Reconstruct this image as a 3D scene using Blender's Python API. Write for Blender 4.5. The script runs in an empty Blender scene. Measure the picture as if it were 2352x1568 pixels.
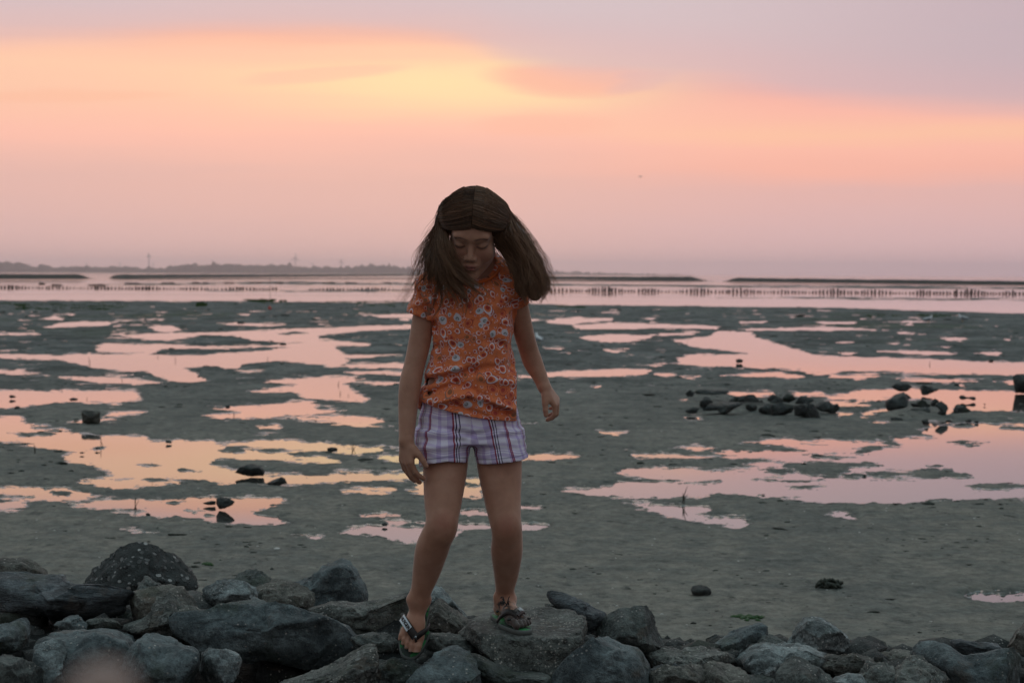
import bpy, math, random
import numpy as np
from mathutils import Vector, Matrix

S = bpy.context.scene
COL = S.collection
rng = np.random.RandomState(7)

# ------------------------------------------------------------------ camera
F_PX = 5297.0            # focal length in units of a 2352 pixel wide picture
CAM_Z = 1.5
HORIZON = 629.0
cam_data = bpy.data.cameras.new("camera")
cam = bpy.data.objects.new("camera", cam_data)
COL.objects.link(cam)
cam_data.sensor_width = 22.2
cam_data.lens = 22.2 * F_PX / 2352.0
cam_data.clip_start = 0.05
cam_data.clip_end = 60000
PITCH = math.atan((784 - HORIZON) / F_PX)
CR = Matrix.Rotation(math.radians(90) - PITCH, 3, 'X') @ Matrix.Rotation(math.radians(0.25), 3, 'Z')
cam.matrix_world = Matrix.Translation((0, 0, CAM_Z)) @ CR.to_4x4()
cam_data.dof.use_dof = True
cam_data.dof.focus_distance = 6.3
cam_data.dof.aperture_fstop = 6.3
S.camera = cam
CRN = np.array(CR)

# ------------------------------------------------------------------ view
S.view_settings.view_transform = 'Standard'
S.view_settings.look = 'None'
S.view_settings.gamma = 1.0
S.view_settings.use_curve_mapping = False
S.view_settings.exposure = 0.0
S.render.engine = 'CYCLES'
S.cycles.use_denoising = True
S.cycles.max_bounces = 6
S.cycles.diffuse_bounces = 3
S.cycles.glossy_bounces = 3
S.cycles.transmission_bounces = 3
S.cycles.volume_bounces = 1
S.cycles.use_adaptive_sampling = True


def lin(r, g, b):
    def f(c):
        c /= 255.0
        return c / 12.92 if c <= 0.04045 else ((c + 0.055) / 1.055) ** 2.4
    return (f(r), f(g), f(b), 1.0)


# ------------------------------------------------------------------ node helper
class NT:
    def __init__(self, tree):
        self.t = tree
        tree.nodes.clear()

    def n(self, typ, **kw):
        nd = self.t.nodes.new(typ)
        for k, v in kw.items():
            setattr(nd, k, v)
        return nd

    def put(self, sock, v):
        if isinstance(v, bpy.types.NodeSocket):
            self.t.links.new(v, sock)
        else:
            sock.default_value = v

    def m(self, op, a, b=None, c=None, clamp=False):
        nd = self.n('ShaderNodeMath', operation=op)
        nd.use_clamp = clamp
        self.put(nd.inputs[0], a)
        if b is not None:
            self.put(nd.inputs[1], b)
        if c is not None:
            self.put(nd.inputs[2], c)
        return nd.outputs[0]

    def vm(self, op, a, b=None):
        nd = self.n('ShaderNodeVectorMath', operation=op)
        self.put(nd.inputs[0], a)
        if b is not None:
            self.put(nd.inputs[1], b)
        return nd.outputs[0]

    def sep(self, v):
        nd = self.n('ShaderNodeSeparateXYZ')
        self.put(nd.inputs[0], v)
        return nd.outputs

    def comb(self, x, y, z):
        nd = self.n('ShaderNodeCombineXYZ')
        self.put(nd.inputs[0], x); self.put(nd.inputs[1], y); self.put(nd.inputs[2], z)
        return nd.outputs[0]

    def ramp(self, fac, stops, interp='LINEAR'):
        nd = self.n('ShaderNodeValToRGB')
        cr = nd.color_ramp
        cr.interpolation = interp
        while len(cr.elements) < len(stops):
            cr.elements.new(0.5)
        for e, (p, c) in zip(cr.elements, stops):
            e.position = p
            e.color = c if len(c) == 4 else (*c, 1)
        self.put(nd.inputs[0], fac)
        return nd.outputs[0]

    def smooth(self, x, a, b):
        nd = self.n('ShaderNodeMapRange', interpolation_type='SMOOTHSTEP')
        self.put(nd.inputs[0], x)
        nd.inputs[1].default_value = a; nd.inputs[2].default_value = b
        nd.inputs[3].default_value = 0; nd.inputs[4].default_value = 1
        return nd.outputs[0]

    def noise(self, vec, scale, detail=3, rough=0.55, dim='3D', dist=0.0):
        nd = self.n('ShaderNodeTexNoise', noise_dimensions=dim)
        self.put(nd.inputs['Vector'], vec)
        nd.inputs['Scale'].default_value = scale
        nd.inputs['Detail'].default_value = detail
        nd.inputs['Roughness'].default_value = rough
        nd.inputs['Distortion'].default_value = dist
        return nd.outputs[0]

    def mix(self, fac, a, b, blend='MIX'):
        nd = self.n('ShaderNodeMix', data_type='RGBA', blend_type=blend)
        self.put(nd.inputs[0], fac)
        self.put(nd.inputs[6], a)
        self.put(nd.inputs[7], b)
        return nd.outputs[2]


# ------------------------------------------------------------------ world: dusk sky under a cloud deck
W_ = bpy.data.worlds.new("World")
S.world = W_
W_.use_nodes = True
w = NT(W_.node_tree)
gen = w.n('ShaderNodeTexCoord').outputs['Generated']
gx, gy, gz = w.sep(gen)
az = w.m('ARCTAN2', gx, gy)
hor = w.m('SQRT', w.m('ADD', w.m('MULTIPLY', gx, gx), w.m('MULTIPLY', gy, gy)))
tel = w.m('DIVIDE', gz, w.m('MAXIMUM', hor, 0.001))          # tangent of the elevation
tpx = w.m('MULTIPLY', w.m('MAXIMUM', tel, 0.0), F_PX)       # same, in picture units above the horizon
stv = w.comb(w.m('MULTIPLY', az, 4.0), w.m('MULTIPLY', tpx, 0.012), 0.0)
streak = w.noise(stv, 1.6, 5, 0.55, dist=0.35)
strc = w.m('SUBTRACT', streak, 0.5)
big = w.m('SUBTRACT', w.noise(w.comb(w.m('MULTIPLY', az, 7.0), w.m('MULTIPLY', tpx, 0.008), 3.7), 1.0, 3, 0.5), 0.5)
t2 = w.m('ADD', tpx, w.m('ADD', w.m('MULTIPLY', strc, 55.0), w.m('MULTIPLY', big, 60.0)))
tn = w.m('DIVIDE', t2, 640.0, clamp=True)
leftc = w.ramp(tn, [(0.0, lin(230, 190, 186)), (0.16, lin(225, 185, 180)), (0.33, lin(230, 184, 175)),
                    (0.50, lin(255, 193, 174)), (0.62, lin(255, 199, 171)), (0.72, lin(255, 204, 172)), (0.80, lin(255, 198, 170)),
                    (0.86, lin(252, 184, 157)), (1.0, lin(224, 178, 180))])
rightc = w.ramp(tn, [(0.0, lin(228, 190, 190)), (0.16, lin(225, 185, 184)), (0.30, lin(230, 182, 176)),
                     (0.38, lin(250, 183, 165)), (0.45, lin(255, 188, 168)), (0.50, lin(255, 196, 165)), (0.57, lin(253, 186, 168)),
                     (0.66, lin(240, 174, 168)), (1.0, lin(205, 172, 182))])
lr = w.smooth(az, -0.02, 0.13)
under = w.mix(lr, leftc, rightc)
# the yellow heart of the glow
ya = w.m('DIVIDE', w.m('SUBTRACT', az, -0.034), 0.080)
yt = w.m('DIVIDE', w.m('SUBTRACT', t2, 428.0), 62.0)
yd = w.m('EXPONENT', w.m('MULTIPLY', w.m('ADD', w.m('MULTIPLY', ya, ya), w.m('MULTIPLY', yt, yt)), -1.0))
under = w.mix(w.m('MULTIPLY', yd, 0.85), under, lin(255, 230, 174))
# pink wisps that cross the glow
def wisp(under, a0, t0, wa, wt, col, amt, tilt=0.0):
    da = w.m('SUBTRACT', az, a0)
    a_ = w.m('DIVIDE', da, wa)
    t_ = w.m('DIVIDE', w.m('SUBTRACT', w.m('SUBTRACT', t2, t0), w.m('MULTIPLY', da, tilt)), wt)
    d_ = w.m('ADD', w.m('MULTIPLY', a_, a_), w.m('MULTIPLY', t_, t_))
    f_ = w.smooth(w.m('ADD', d_, w.m('MULTIPLY', strc, 1.6)), 1.6, 0.2)
    return w.mix(w.m('MULTIPLY', f_, amt), under, col)
under = wisp(under, -0.082, 452, 0.034, 20, lin(250, 190, 168), 0.5, 500)
under = wisp(under, 0.026, 448, 0.036, 34, lin(252, 184, 162), 0.85, -60)
under = wisp(under, 0.054, 438, 0.016, 12, lin(226, 182, 180), 0.45, 500)
under = wisp(under, 0.014, 340, 0.03, 34, lin(253, 188, 165), 0.6, 300)
under = wisp(under, -0.20, 395, 0.05, 14, lin(252, 190, 160), 0.5, 100)
# the lower edge of the grey deck
edge = w.n('ShaderNodeFloatCurve')
cm = edge.mapping
cv = cm.curves[0]
pts = [(0.0, 0.80), (0.20, 0.83), (0.28, 0.865), (0.36, 0.865), (0.45, 0.845), (0.502, 0.765), (0.56, 0.71),
       (0.65, 0.685), (0.72, 0.63), (0.85, 0.58), (1.0, 0.55)]
while len(cv.points) < len(pts):
    cv.points.new(0.5, 0.5)
for p_, q_ in zip(cv.points, pts):
    p_.location = q_
cm.update()
w.put(edge.inputs['Value'], w.m('ADD', w.m('MULTIPLY', az, 1.0 / 0.6), 0.5, clamp=True))
edg = w.m('MULTIPLY', edge.outputs[0], 640.0)
dd = w.m('SUBTRACT', w.m('ADD', tpx, w.m('ADD', w.m('MULTIPLY', strc, 34.0), w.m('MULTIPLY', big, 26.0))), edg)
deckm = w.m('ADD', w.m('MULTIPLY', w.smooth(dd, -36.0, 34.0), 0.72), w.m('MULTIPLY', w.smooth(dd, -10.0, 150.0), 0.28))
deckc = w.ramp(w.m('DIVIDE', tpx, 900.0, clamp=True), [(0.0, lin(216, 178, 182)), (0.55, lin(214, 188, 191)), (0.70, lin(209, 194, 199)), (1.0, lin(184, 176, 183))])
deckc = w.mix(w.smooth(az, 0.05, 0.24), deckc, lin(194, 176, 184))
deckc = w.mix(w.m('MULTIPLY', w.m('ADD', strc, 0.5), 0.25), deckc, lin(214, 178, 184))
front = w.mix(deckm, under, deckc)
# higher up and behind the camera the dusk sky turns dull and blue
up = w.smooth(tel, 0.11, 0.75)
up2 = w.m('ADD', w.m('MULTIPLY', strc, 0.5), 1.0)
zen = w.mix(1.0, (0.43, 0.61, 0.67, 1), w.comb(up2, up2, up2), 'MULTIPLY')
front = w.mix(up, front, zen)
cosaz = w.m('COSINE', az)
backc = w.ramp(w.m('MULTIPLY', tel, 0.5, clamp=True), [(0.0, (0.27, 0.245, 0.25, 1)), (0.2, (0.27, 0.28, 0.30, 1)), (1.0, (0.35, 0.48, 0.54, 1))])
skyc = w.mix(w.smooth(cosaz, -0.25, 0.93), backc, front)
nish = w.n('ShaderNodeTexSky', sky_type='NISHITA')
nish.sun_disc = False
nish.sun_elevation = math.radians(2.0)
nish.sun_rotation = math.radians(-3.0)
bg1 = w.n('ShaderNodeBackground'); w.put(bg1.inputs[0], skyc); bg1.inputs[1].default_value = 1.07
bg2 = w.n('ShaderNodeBackground'); w.put(bg2.inputs[0], nish.outputs[0]); bg2.inputs[1].default_value = 0.05
mixs = w.n('ShaderNodeMixShader'); mixs.inputs[0].default_value = 0.06
w.t.links.new(bg1.outputs[0], mixs.inputs[1]); w.t.links.new(bg2.outputs[0], mixs.inputs[2])
wo = w.n('ShaderNodeOutputWorld'); w.t.links.new(mixs.outputs[0], wo.inputs[0])

# added weak warm sun lamp ahead, raised above the hidden sun to rim tops
sd = bpy.data.lights.new("sun", 'SUN')
sd.energy = 0.18
sd.color = (1.0, 0.62, 0.42)
sd.angle = math.radians(30)
sun = bpy.data.objects.new("sun", sd)
COL.objects.link(sun)
sun.rotation_euler = Vector((-math.sin(math.radians(-3)), -math.cos(math.radians(-3)), -math.tan(math.radians(34)))).to_track_quat('-Z', 'Y').to_euler()
sun.location = (0, 20, 8)

# ------------------------------------------------------------------ geometry helpers
def ray(px, py):
    v = np.stack([(np.asarray(px, float) - 1176) / F_PX, -(np.asarray(py, float) - 784) / F_PX, -np.ones_like(np.asarray(px, float))], -1)
    return v @ CRN.T

def P(px, py, Y):
    r = ray(px, py)
    s = np.asarray(Y, float) / r[..., 1]
    return np.array([0, 0, CAM_Z]) + r * s[..., None]

def G(px, py, z=0.0):
    """point of the ground seen at a picture position"""
    r = ray(px, py)
    s = (z - CAM_Z) / r[..., 2]
    return np.array([0, 0, CAM_Z]) + r * np.asarray(s)[..., None]

PX = 6.3 / F_PX   # metres per picture unit where the girl stands

CROPS = dict(
    D=(0, 0, 1, 1),
    A=(0, 1209.9, .2572, .2572), B=(423.5, 1240.2, .2572, .2572), C=(1028.4, 1270.4, .2572, .2572),
    R=(1512.4, 1270.4, .357, .357), E=(859, 1300.7, .1749, .1749),
    F=(0, 544.5, .4115, .4115), G=(0, 816.7, .4115, .4115), H=(1209.9, 816.7, .4856, .4856), I=(1209.9, 574.7, .4856, .4856),
    K=(1542.6, 846.9, .1929, .1929), L=(1966.1, 834.8, .1641, .1641), J=(907.4, 411.4, .2007, .2007))

def crop(c, pts):
    ox, oy, sx, sy = CROPS[c]
    a = np.array(pts, float)
    return np.stack([ox + a[:, 0] * sx, oy + a[:, 1] * sy], 1)

_perm = np.random.RandomState(3).permutation(256)
_perm = np.concatenate([_perm, _perm])
_gr = np.random.RandomState(4).normal(size=(256, 3)).astype(np.float32)
_gr /= np.linalg.norm(_gr, axis=1)[:, None]

def perlin(p):
    p = np.asarray(p, np.float32)
    i = np.floor(p).astype(np.int64)
    f = p - i
    i &= 255
    u = f * f * f * (f * (f * 6 - 15) + 10)
    def g(dx, dy, dz):
        h = _perm[_perm[_perm[(i[..., 0] + dx) & 255] + ((i[..., 1] + dy) & 255)] + ((i[..., 2] + dz) & 255)]
        gr = _gr[h]
        return gr[..., 0] * (f[..., 0] - dx) + gr[..., 1] * (f[..., 1] - dy) + gr[..., 2] * (f[..., 2] - dz)
    x00 = g(0, 0, 0) * (1 - u[..., 0]) + g(1, 0, 0) * u[..., 0]
    x10 = g(0, 1, 0) * (1 - u[..., 0]) + g(1, 1, 0) * u[..., 0]
    x01 = g(0, 0, 1) * (1 - u[..., 0]) + g(1, 0, 1) * u[..., 0]
    x11 = g(0, 1, 1) * (1 - u[..., 0]) + g(1, 1, 1) * u[..., 0]
    y0 = x00 * (1 - u[..., 1]) + x10 * u[..., 1]
    y1 = x01 * (1 - u[..., 1]) + x11 * u[..., 1]
    return (y0 * (1 - u[..., 2]) + y1 * u[..., 2]) * 1.6

def fbm(p, octv=4, gain=0.5):
    a, s, r = 1.0, 1.0, 0
    for k in range(octv):
        r = r + a * perlin(np.asarray(p) * s + 17.3 * k)
        a *= gain
        s *= 2.03
    return r

def mesh_obj(name, verts, faces, mat=None, parent=None, smooth=True):
    me = bpy.data.meshes.new(name)
    verts = np.asarray(verts, np.float32)
    if isinstance(faces, np.ndarray):
        n, k = faces.shape
        me.vertices.add(len(verts)); me.vertices.foreach_set('co', verts.ravel())
        me.loops.add(n * k); me.loops.foreach_set('vertex_index', faces.astype(np.int32).ravel())
        me.polygons.add(n)
        me.polygons.foreach_set('loop_start', np.arange(0, n * k, k, dtype=np.int32))
        me.update(calc_edges=True)
    else:
        me.from_pydata([tuple(v) for v in verts.tolist()], [], faces)
        me.update()
    if smooth:
        me.polygons.foreach_set('use_smooth', np.ones(len(me.polygons), bool))
    if mat:
        me.materials.append(mat)
    o = bpy.data.objects.new(name, me)
    COL.objects.link(o)
    if parent:
        o.parent = parent
    return o

def tag(o, label=None, cat=None, group=None, kind=None):
    if label: o['label'] = label
    if cat: o['category'] = cat
    if group: o['group'] = group
    if kind: o['kind'] = kind
    return o

def empty(name, loc, rz=0):
    o = bpy.data.objects.new(name, None)
    COL.objects.link(o)
    o.location = loc
    o.rotation_euler = (0, 0, rz)
    return o

def grid_faces(nr, nc):
    r = np.arange(nr - 1)[:, None] * nc
    c = np.arange(nc - 1)[None, :]
    a = (r + c).ravel()
    return np.stack([a, a + 1, a + nc + 1, a + nc], 1)

def tube(path, radii, sides=6, cap=True):
    path = np.asarray(path, float)
    n = len(path)
    radii = np.broadcast_to(radii, (n,))
    tg = np.gradient(path, axis=0)
    tg /= np.linalg.norm(tg, axis=1)[:, None] + 1e-12
    ref = np.array([0, 1.0, 0.01]) if abs(tg[:, 1]).mean() < 0.8 else np.array([1.0, 0, 0.01])
    a = np.cross(tg, ref); a /= np.linalg.norm(a, axis=1)[:, None]
    b = np.cross(tg, a)
    th = np.linspace(0, 2 * np.pi, sides, endpoint=False)
    V = (path[:, None] + radii[:, None, None] * (np.cos(th)[None, :, None] * a[:, None] + np.sin(th)[None, :, None] * b[:, None])).reshape(-1, 3)
    Fc = []
    for i in range(n - 1):
        for j in range(sides):
            k = (j + 1) % sides
            Fc.append((i * sides + j, i * sides + k, (i + 1) * sides + k, (i + 1) * sides + j))
    if cap:
        Fc.append(tuple(range(sides))[::-1]); Fc.append(tuple((n - 1) * sides + j for j in range(sides)))
    return V, Fc

def join(parts):
    V, Fc, o = [], [], 0
    for v, f in parts:
        V.append(np.asarray(v)); Fc += [tuple(i + o for i in q) for q in f]; o += len(v)
    return np.concatenate(V), Fc

def catmull(pts, n):
    pts = np.asarray(pts, float)
    m = len(pts)
    t = np.linspace(0, m - 1 - 1e-6, n)
    i = t.astype(int); f = (t - i)[:, None]
    g = lambda k: pts[np.clip(k, 0, m - 1)]
    p0, p1, p2, p3 = g(i - 1), g(i), g(i + 1), g(i + 2)
    return 0.5 * (2 * p1 + (p2 - p0) * f + (2 * p0 - 5 * p1 + 4 * p2 - p3) * f ** 2 + (3 * p1 - p0 - 3 * p2 + p3) * f ** 3)

# ------------------------------------------------------------------ materials
def new_mat(name):
    m = bpy.data.materials.new(name)
    m.use_nodes = True
    t = NT(m.node_tree)
    b = t.n('ShaderNodeBsdfPrincipled')
    o = t.n('ShaderNodeOutputMaterial')
    t.t.links.new(b.outputs[0], o.inputs[0])
    return m, t, b

def bump(t, b, h, strength=0.5, dist=0.01):
    nd = t.n('ShaderNodeBump')
    nd.inputs['Strength'].default_value = strength
    nd.inputs['Distance'].default_value = dist
    t.put(nd.inputs['Height'], h)
    t.t.links.new(nd.outputs[0], b.inputs['Normal'])

def plain(name, col, rough=0.6, spec=0.4):
    m, t, b = new_mat(name)
    pos = t.n('ShaderNodeTexCoord').outputs['Object']
    n = t.noise(pos, 40, 4)
    c = t.mix(n, (col[0] * .8, col[1] * .8, col[2] * .8, 1), (col[0] * 1.2, col[1] * 1.2, col[2] * 1.2, 1))
    t.put(b.inputs['Base Color'], c)
    b.inputs['Roughness'].default_value = rough
    b.inputs['Specular IOR Level'].default_value = spec
    return m

def rock_mat(name, c1, c2, speck=(0.45, 0.42, 0.38), speck_amt=0.5, speck_scale=90, pebble=0.0, streak=False, rough=0.75, bstr=1.0):
    m, t, b = new_mat(name)
    pos = t.n('ShaderNodeTexCoord').outputs['Object']
    oi = t.n('ShaderNodeObjectInfo')
    rnd = oi.outputs['Random']
    p = t.vm('ADD', pos, t.comb(t.m('MULTIPLY', rnd, 13.0), t.m('MULTIPLY', rnd, 7.0), 0.0))
    if streak:
        p2 = t.vm('MULTIPLY', p, (1.0, 1.0, 5.0))
    else:
        p2 = p
    n1 = t.noise(p2, 7, 6, 0.65)
    n2 = t.noise(p2, 45, 5, 0.7)
    n3 = t.noise(p, 190, 3, 0.7)
    f = t.m('ADD', t.m('MULTIPLY', n1, 0.55), t.m('MULTIPLY', n2, 0.45))
    f = t.smooth(f, 0.40, 0.60)
    c = t.mix(f, (*c1, 1), (*c2, 1))
    # damp dark stain patches and pale worn patches
    stain = t.smooth(t.noise(p, 5.0, 4, 0.6), 0.52, 0.62)
    c = t.mix(t.m('MULTIPLY', stain, 0.45), c, (c1[0] * .45, c1[1] * .5, c1[2] * .5, 1))
    pale = t.smooth(t.noise(t.vm('ADD', p, (5, 5, 5)), 11.0, 5, 0.7), 0.58, 0.68)
    c = t.mix(t.m('MULTIPLY', pale, 0.55), c, (c2[0] * 1.7, c2[1] * 1.7, c2[2] * 1.7, 1))
    algm = t.smooth(t.noise(t.vm('ADD', p, (9, 2, 4)), 4.2, 5, 0.7), 0.54, 0.66)
    c = t.mix(t.m('MULTIPLY', algm, 0.5), c, (0.040, 0.052, 0.026, 1))
    rus = t.smooth(t.noise(t.vm('ADD', p, (1, 8, 4)), 6.2, 4, 0.7), 0.58, 0.68)
    c = t.mix(t.m('MULTIPLY', rus, 0.4), c, (0.13, 0.085, 0.055, 1))
    # crystals, barnacles and shell specks
    vo = t.n('ShaderNodeTexVoronoi'); t.put(vo.inputs['Vector'], p); vo.inputs['Scale'].default_value = speck_scale
    sz = t.sep(vo.outputs['Color'])[0]
    sp = t.m('MULTIPLY', t.smooth(vo.outputs['Distance'], 0.36, 0.18), t.smooth(sz, 1.0 - speck_amt * 0.5, 1.0 - speck_amt * 0.5 + 0.02))
    spz = t.smooth(t.noise(p, 9.0, 3, 0.6), 0.42, 0.62)
    sp = t.m('MULTIPLY', sp, t.m('MAXIMUM', spz, 0.15))
    c = t.mix(sp, c, (*speck, 1))
    grain = t.m('ADD', 0.30, t.m('MULTIPLY', n3, 1.4))
    c = t.mix(1.0, c, t.comb(grain, grain, grain), 'MULTIPLY')
    h = t.m('ADD', t.m('MULTIPLY', n1, 1.6), t.m('ADD', t.m('MULTIPLY', n2, 0.8), t.m('MULTIPLY', n3, 0.28)))
    if pebble > 0:
        v2 = t.n('ShaderNodeTexVoronoi'); t.put(v2.inputs['Vector'], t.vm('ADD', p, t.vm('MULTIPLY', t.n('ShaderNodeTexNoise').outputs[1], (0, 0, 0)))); v2.inputs['Scale'].default_value = 58
        v2.inputs['Randomness'].default_value = 1.0
        cs = t.sep(v2.outputs['Color'])
        rad = t.m('ADD', 0.02, t.m('MULTIPLY', cs[1], 0.55))
        pm = t.smooth(t.m('SUBTRACT', v2.outputs['Distance'], rad), 0.05, -0.05)
        pc = t.ramp(cs[0], [(0.0, (0.03, 0.035, 0.035)), (0.35, (0.10, 0.105, 0.10)), (0.8, (0.24, 0.24, 0.23)), (1.0, (0.55, 0.55, 0.52))])
        c = t.mix(t.m('MULTIPLY', pm, pebble), t.mix(1.0 if pebble > .5 else 0.0, c, (0.05, 0.055, 0.052, 1)), pc)
        h = t.m('ADD', h, t.m('MULTIPLY', pm, 1.1 * pebble))
    t.put(b.inputs['Base Color'], c)
    t.put(b.inputs['Roughness'], t.m('ADD', rough - 0.2, t.m('MULTIPLY', n2, 0.4)))
    b.inputs['Specular IOR Level'].default_value = 0.35
    bump(t, b, h, bstr, 0.02)
    return m

M = {}
M['rock_blue'] = rock_mat('blue_grey_rock', (0.057, 0.072, 0.076), (0.180, 0.217, 0.218), speck_amt=0.35)
M['rock_dark'] = rock_mat('dark_rock', (0.040, 0.046, 0.043), (0.141, 0.157, 0.143), speck_amt=0.45)
M['rock_brown'] = rock_mat('brown_grey_rock', (0.057, 0.055, 0.047), (0.201, 0.196, 0.166), speck_amt=0.8)
M['rock_granite'] = rock_mat('granite', (0.072, 0.085, 0.085), (0.321, 0.364, 0.358), speck_amt=0.7, speck_scale=140)
M['rock_pebble'] = rock_mat('conglomerate', (0.053, 0.061, 0.057), (0.174, 0.196, 0.173), speck_amt=0.3, pebble=1.0, bstr=1.0)
M['rock_crust'] = rock_mat('encrusted_rock', (0.057, 0.060, 0.053), (0.207, 0.217, 0.193), speck=(0.5, 0.46, 0.40), speck_amt=1.2, speck_scale=110, pebble=0.35)
M['rock_slate'] = rock_mat('slaty_rock', (0.043, 0.052, 0.057), (0.174, 0.196, 0.205), speck_amt=0.2, streak=True)
M['rock_lichen'] = rock_mat('pale_crusted_rock', (0.068, 0.078, 0.076), (0.362, 0.405, 0.397), speck=(0.7, 0.7, 0.66), speck_amt=1.0, speck_scale=80)
M['stone_wet'] = rock_mat('wet_stone', (0.017, 0.020, 0.020), (0.057, 0.064, 0.058), speck_amt=0.2, rough=0.6)

# ================================================================== GROUND
def edge_push(poly):
    p = poly.copy()
    p[:, 0] = np.where(p[:, 0] < 1, -160, p[:, 0])
    p[:, 0] = np.where(p[:, 0] > 2349, 2520, p[:, 0])
    return p

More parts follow.
